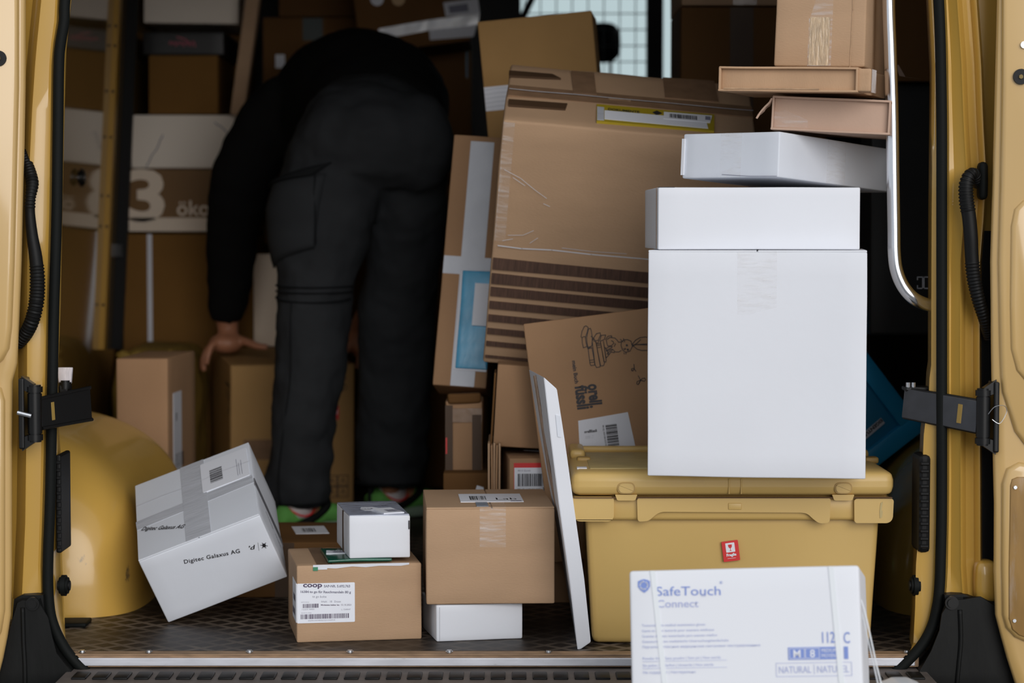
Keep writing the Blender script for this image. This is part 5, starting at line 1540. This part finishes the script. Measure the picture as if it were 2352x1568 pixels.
def rip(bm, rings_tab, seed):
    """horizontal slack folds low on the leg"""
    return
def leg_mesh(tab, side, bm):
    rings = []
    for (y, L, R_, Yc, hd) in dense(tab, 12):
        k = 0
        if y > 900: k = math.sin(y * .085 + side) * .0035 * min(1, (y - 900) / 120)
        c, a, b = hring(y, L, R_, Yc, hd)
        rings.append((c + Vector((k * .8, 0, 0)), a * (1 + k * 6), b * (1 + k * 6)))
    loft(rings, 28, bm)
bm = bmesh.new()
loft([hring(*t) for t in dense(PELV, 12)], 32, bm, 2.1)
# buttock fullness
for (px, py, Yc, r) in ((790, 330, 1.585, .105), (950, 330, 1.60, .10)):
    s = bmesh.ops.create_uvsphere(bm, u_segments=20, v_segments=14, radius=r)
    c_ = Q(px, py, Yc)
    for v in s['verts']: v.co = Vector((v.co.x * 1.02, v.co.y * .85, v.co.z * 1.25)) + c_
leg_mesh(LEG_L, 0, bm); leg_mesh(LEG_R, 1, bm)
tr = obj('trousers', bm, TROUSER, person, smooth=True)
voxel(tr, .011, 3); folds(tr, 'broad_folds', .09, .022); folds(tr, 'fine_folds', .03, .006)

def leg_pt(tab, y, ang, off=0):
    """surface point of a leg at measured height y; ang 0 = toward viewer, 90 = outer left"""
    rows = [interp([(t[0], t[i]) for t in tab], y) for i in range(1, 5)]
    c, a, b = hring(y, *rows)
    t = R(ang)
    d = Vector((-math.sin(t) * (a.x + off), -math.cos(t) * (b.y + off), 0))
    return c + d
def leg_patch(name, ys, a0, a1, off, m, thick=.004, nA=10, edge=None, parent=None, bulge=0, tab=LEG_L):
    bm = bmesh.new(); rows = []
    for i, (y, s0, s1) in enumerate(ys):
        row = []
        for k in range(nA + 1):
            t = k / nA
            u = i / (len(ys) - 1)
            bz_ = bulge * math.sin(math.pi * t) ** .6 * math.sin(math.pi * min(1, max(0, u))) ** .6
            ang = s0 + (s1 - s0) * t
            row.append(bm.verts.new(leg_pt(tab, y, ang, off + bz_)))
        rows.append(row)
    for a, b in zip(rows[:-1], rows[1:]):
        for k in range(nA): bm.faces.new((a[k], a[k + 1], b[k + 1], b[k]))
    o = obj(name, bm, m, parent or tr, smooth=True)
    s = o.modifiers.new('thickness', 'SOLIDIFY'); s.thickness = thick; s.offset = -1
    return o
# cargo pocket on the outer left thigh, with slanted flap
def slant(y0, y1, n, aL0, aR0, aL1, aR1, tilt):
    return [(y0 + (y1 - y0) * i / n, aL0 + (aL1 - aL0) * i / n, aR0 + (aR1 - aR0) * i / n) for i in range(n + 1)]
def leg_quad(name, cor, off, m, bulge=0, n=12, thick=.004, parent=None, tab=LEG_L):
    """patch from four measured corners (y, angle): tl tr br bl"""
    bm = bmesh.new(); g = []
    for i in range(n + 1):
        row = []
        u = i / n
        for k in range(n + 1):
            t = k / n
            L_ = [cor[0][j] + (cor[3][j] - cor[0][j]) * u for j in (0, 1)]
            R__ = [cor[1][j] + (cor[2][j] - cor[1][j]) * u for j in (0, 1)]
            y, a = [L_[j] + (R__[j] - L_[j]) * t for j in (0, 1)]
            bb_ = bulge * (math.sin(math.pi * t) * math.sin(math.pi * u)) ** .5 if 0 < t < 1 and 0 < u < 1 else 0
            row.append(bm.verts.new(leg_pt(tab, y, a, off + bb_)))
        g.append(row)
    for a, b in zip(g[:-1], g[1:]):
        for k in range(n): bm.faces.new((a[k], a[k + 1], b[k + 1], b[k]))
    o = obj(name, bm, m, parent or tr, smooth=True)
    s = o.modifiers.new('thickness', 'SOLIDIFY'); s.thickness = thick; s.offset = 0
    return o
pk = leg_quad('cargo_pocket', [(412, 88), (400, 2), (566, 2), (615, 86)], .004, TROUSER, .014, 14, .006)
leg_quad('pocket_flap', [(432, 92), (376, 0), (404, 14), (425, 84)], .014, TROUSER_S, .006, 12, .005, parent=pk)
def seam(name, pts, r=.0016, parent=None, tab=LEG_L, off=.004):
    return obj(name, tube([leg_pt(tab, y, a, off) for y, a in pts], r, 6), TROUSER_S, parent or tr, smooth=True)
for yy in (655, 668, 684):
    seam('knee_seam', [(yy + (8 if yy == 684 else 3) * math.cos(R(a * 1.2)), a) for a in range(-70, 91, 8)], .0022)
seam('leg_seam', [(y, 28 + 3 * math.sin(y * .02)) for y in range(690, 1160, 14)], .0014)
seam('pocket_seam', [(404, 12), (440, 10), (500, 4), (560, 1)], .0018, pk, off=.012)
seam('pocket_seam', [(566, 2), (580, 30), (598, 60), (612, 84)], .0022, pk, off=.006)
for t_ in (LEG_L, LEG_R):
    yb_ = t_[-1][0] - 8
    seam('trouser_hem', [(yb_, a) for a in range(-180, 181, 15)], .003, tab=t_, off=.002)
# shirt
bm = bmesh.new()
def vring(px, py, Y, hwpx, hhpx, tilt=0):
    c = Q(px, py, Y)
    hw = (Q(px + hwpx, py, Y) - Q(px, py, Y)).x
    hh = (Q(px, py, Y) - Q(px, py + hhpx, Y)).z
    return (c, Vector((hw, 0, 0)), Vector((0, hh * math.sin(R(tilt)), hh * math.cos(R(tilt)))))
tor = [vring(868, 262, 1.70, 150, 92, 20), vring(868, 255, 1.76, 160, 118, 18), vring(866, 252, 1.84, 166, 148, 12), vring(852, 248, 1.94, 180, 176, 5), vring(828, 248, 2.04, 184, 186, 0), vring(800, 258, 2.14, 180, 186, 0), vring(780, 278, 2.24, 178, 172, 0), vring(770, 300, 2.32, 165, 145, 0), vring(765, 320, 2.37, 110, 90, 0)]
loft(tor, 32, bm, 2.0)
ARM_L = [(668, 215, 2.10, 55), (625, 262, 2.13, 66), (594, 325, 2.15, 72), (569, 380, 2.17, 74), (551, 430, 2.19, 70), (541, 480, 2.21, 66), (534, 530, 2.23, 62), (530, 590, 2.25, 57), (526, 650, 2.27, 53), (522, 700, 2.28, 46), (519, 735, 2.29, 37)]
ARM_R = [(930, 230, 2.12, 60), (950, 320, 2.16, 62), (945, 420, 2.2, 58), (925, 520, 2.24, 52), (890, 620, 2.28, 46), (862, 680, 2.30, 38), (846, 712, 2.31, 32)]
def arm(tab, bm, k=1.0):
    cs = [Q(x, y, Y) for x, y, Y, r in tab]
    rs = [r * (Y + 4) / F * k for x, y, Y, r in tab]
    path = smooth_path(cs, 3)
    rad = []
    for i in range(len(path)):
        t = i / (len(path) - 1) * (len(rs) - 1)
        j = min(int(t), len(rs) - 2)
        rad.append(rs[j] + (rs[j + 1] - rs[j]) * (t - j))
    rad = [r * (1 + .03 * math.sin(i * 1.9)) for i, r in enumerate(rad)]
    tube(path, rad, 18, bm)
arm(ARM_L, bm); arm(ARM_R, bm)
sh = obj('shirt', bm, CLOTH, person, smooth=True)
voxel(sh, .012, 4); folds(sh, 'shirt_folds', .09, .012)
# raised hem of the shirt over the waistband
hem = [Q(x, y, Y) for x, y, Y in ((690, 275, 1.60), (720, 228, 1.625), (755, 195, 1.64), (800, 174, 1.66), (845, 168, 1.68), (890, 174, 1.66), (935, 195, 1.64), (985, 235, 1.60), (1022, 285, 1.57))]
obj('waistband', tube(smooth_path([p + Vector((0, .035, -.012)) for p in hem], 5), .009, 8), TROUSER_S, tr, smooth=True)

# body: one continuous surface under the clothes, with head, arms, hands, legs and feet
bm = bmesh.new()
loft([(c, a * .78, b * .78) for c, a, b in tor[2:]], 24, bm)
loft([(c, a * .80, b * .75) for c, a, b in [hring(*t) for t in PELV[3:]]], 24, bm)
for tab in (LEG_L, LEG_R):
    rg_ = [hring(*t) for t in tab]
    loft([(c, a * (.78 if i < 6 else .55), b * (.78 if i < 6 else .55)) for i, (c, a, b) in enumerate(rg_)], 18, bm)
arm(ARM_L[3:], bm, .70); arm(ARM_R[2:], bm, .70)
arm(ARM_L[:5], bm, .5); arm(ARM_R[:4], bm, .5)
# neck and head hanging forward, face toward the carton
nk, hd_ = Q(760, 330, 2.34), Q(742, 440, 2.42)
tube([nk, nk.lerp(hd_, .5), hd_], [.062, .056, .055], 14, bm)
s = bmesh.ops.create_uvsphere(bm, u_segments=24, v_segments=18, radius=.098)
for v in s['verts']: v.co = Vector((v.co.x * .80, v.co.y * 1.0, v.co.z * 1.2)) + hd_ + Vector((0, 0, -.03))
tube([hd_ + Vector((0, .09, -.03)), hd_ + Vector((0, .118, -.055)), hd_ + Vector((0, .10, -.065))], [.012, .013, .011], 8, bm)   # nose
for dx in (-.078, .078):
    tube([hd_ + Vector((dx, 0, -.005)), hd_ + Vector((dx * 1.08, -.005, -.03)), hd_ + Vector((dx, 0, -.055))], [.010, .014, .009], 8, bm)   # ears
# hands
def finger(pts, r0, r1):
    n = len(pts); tube(smooth_path(pts, 3), [r0 + (r1 - r0) * i / ((n - 1) * 3) for i in range((n - 1) * 3 + 1)], 10, bm)
W0 = Q(522, 735, 2.29); W1 = Q(524, 762, 2.29)
tube([W0, W1, Q(525, 775, 2.28)], [.032, .029, .030], 14, bm)
# palm flattened over the carton's top left edge
s = bmesh.ops.create_uvsphere(bm, u_segments=16, v_segments=12, radius=.046)
for v in s['verts']: v.co = Vector((v.co.x * 1.05, v.co.y * .85, v.co.z * .62)) + Q(519, 788, 2.27)
finger([Q(545, 778, 2.27), Q(570, 786, 2.25), Q(592, 795, 2.24), Q(616, 797, 2.235)], .0135, .009)      # thumb along the top
finger([Q(508, 780, 2.25), Q(488, 792, 2.23), Q(478, 815, 2.22), Q(474, 838, 2.22)], .0105, .0082)
finger([Q(503, 784, 2.27), Q(482, 796, 2.26), Q(469, 822, 2.25), Q(468, 852, 2.25)], .0105, .0082)
finger([Q(500, 788, 2.295), Q(480, 800, 2.29), Q(466, 824, 2.29), Q(464, 850, 2.29)], .010, .008)
finger([Q(500, 790, 2.32), Q(484, 800, 2.325), Q(468, 820, 2.33), Q(465, 838, 2.33)], .009, .0072)
# right hand on the far side of the carton
tube([Q(846, 712, 2.31), Q(836, 735, 2.31), Q(826, 760, 2.30)], [.030, .030, .033], 14, bm)
s = bmesh.ops.create_uvsphere(bm, u_segments=16, v_segments=12, radius=.044)
for v in s['verts']: v.co = Vector((v.co.x * .62, v.co.y * .85, v.co.z * 1.05)) + Q(820, 780, 2.29)
for k, (dy, l) in enumerate(((-.03, .9), (-.01, 1), (.012, .95), (.032, .8))):
    finger([Q(822, 795, 2.29 + dy), Q(826, 815, 2.29 + dy), Q(824, 832, 2.29 + dy), Q(818, 832 + 16 * l, 2.285 + dy)], .010, .0078)
finger([Q(808, 785, 2.27), Q(798, 800, 2.26), Q(792, 815, 2.255)], .0125, .009)
# ankles and feet (inside the shoes)
def foot_pts(heel, dirv):
    return heel, dirv
HL, DLv = Q(662, 1215, 1.56), Vector((.78, .62, 0)).normalized()
HR, DRv = Q(880, 1172, 1.88), Vector((.80, .60, 0)).normalized()
HL.z = .0; HR.z = .0
for hl, dv, top in ((HL, DLv, Q(685, 1166, 1.6)), (HR, DRv, Q(896, 1120, 1.88))):
    tube([top + Vector((0, 0, .06)), top, hl + dv * .04 + Vector((0, 0, .07)), hl + dv * .12 + Vector((0, 0, .045)), hl + dv * .21 + Vector((0, 0, .03))], [.036, .030, .029, .028, .024], 14, bm)
bd_ = obj('body', bm, SKIN, person, smooth=True)
m = bd_.modifiers.new('merge', 'REMESH'); m.mode = 'VOXEL'; m.voxel_size = .0052; m.use_smooth_shade = True
s = bd_.modifiers.new('soft', 'SMOOTH'); s.factor = .5; s.iterations = 2
# hair
bm = bmesh.new(); s = bmesh.ops.create_uvsphere(bm, u_segments=20, v_segments=14, radius=.104)
for v in s['verts']:
    v.co = Vector((v.co.x * .84, min(v.co.y, .045), v.co.z * 1.18)) + hd_ + Vector((0, -.004, -.026))
obj('hair', bm, HAIR, bd_, smooth=True)
for dx in (-.03, .03):
    bm = bmesh.new(); bmesh.ops.create_uvsphere(bm, u_segments=12, v_segments=8, radius=.012)
    bmesh.ops.translate(bm, verts=bm.verts, vec=hd_ + Vector((dx, .084, -.03)))
    obj('eye', bm, SOCK, bd_, smooth=True)
bmq = tube([hd_ + Vector((-.022, .083, -.088)), hd_ + Vector((0, .09, -.09)), hd_ + Vector((.022, .083, -.088))], .005, 8)
obj('mouth', bmq, mat('lip', (.30, .09, .07), .5), bd_, smooth=True)

# shoes
def shoe(hl, dv, name='shoe'):
    side = Vector((-dv.y, dv.x, 0))
    up = Vector((0, 0, 1))
    prof = [(-.040, .030, .030, .068), (-.022, .036, .0, .084), (.015, .038, .0, .046), (.055, .039, .0, .048), (.09, .042, .0, .082), (.13, .046, .0, .072), (.18, .048, .0, .060), (.215, .042, .0, .050), (.238, .022, .0, .036)]
    def rings(zlo, zfun, k):
        out = []
        for s_, w, _, h in prof:
            top = zfun(h)
            c = hl + dv * s_ + up * ((zlo + top) / 2)
            out.append((c, side * w * k, up * (top - zlo) / 2))
        return out
    u = obj(name, loft(rings(.022, lambda h: h, 1.0), 20, None, 2.6), GREEN, person, smooth=True)
    so_ = obj('sole', loft(rings(.0, lambda h: .034, 1.08), 20, None, 3.4), SOLE, u, smooth=True)
    # black overlay band running diagonally over the side, heel loop, red collar line
    for sd in (1, -1):
        q = [hl + dv * a + side * sd * w + up * z for a, w, z in ((-.03, .030, .022), (.02, .041, .034), (.06, .042, .050), (.09, .038, .070), (.10, .022, .084))]
        obj('band', tube(smooth_path(q, 4), [.0095] * 17, 8), RUBBER, u, smooth=True)
    col_ = [hl + dv * (.028 + .050 * math.cos(t)) + side * .036 * math.sin(t) + up * (.049 + .032 * math.cos(t) ** 2) for t in [2 * math.pi * i / 20 for i in range(21)]]
    obj('collar_line', tube(col_, .0026, 6), REDP, u, smooth=True)
    obj('heel_tab', box((-.008, -.006, 0), (.008, .006, .05), bevel=.003), RUBBER, u).matrix_local = Matrix.Translation(hl - dv * .038 + up * .045)
    sk = obj('sock', loft([(hl + dv * .025 + up * z, side * r_, dv * r_ * 1.15) for z, r_ in ((.045, .0365), (.08, .037), (.13, .035), (.17, .036), (.22, .038))], 18), SOCK, person, smooth=True)
    obj('sock_stripe', box((-.007, -.004, 0), (.007, .004, .08), bevel=.002), RUBBER, sk).matrix_local = Matrix.Translation(hl - dv * .010 + side * .03 * (1 if side.x < 0 else -1) + up * .05)
    return u
shoe(HL, DLv); shoe(HR, DRv)
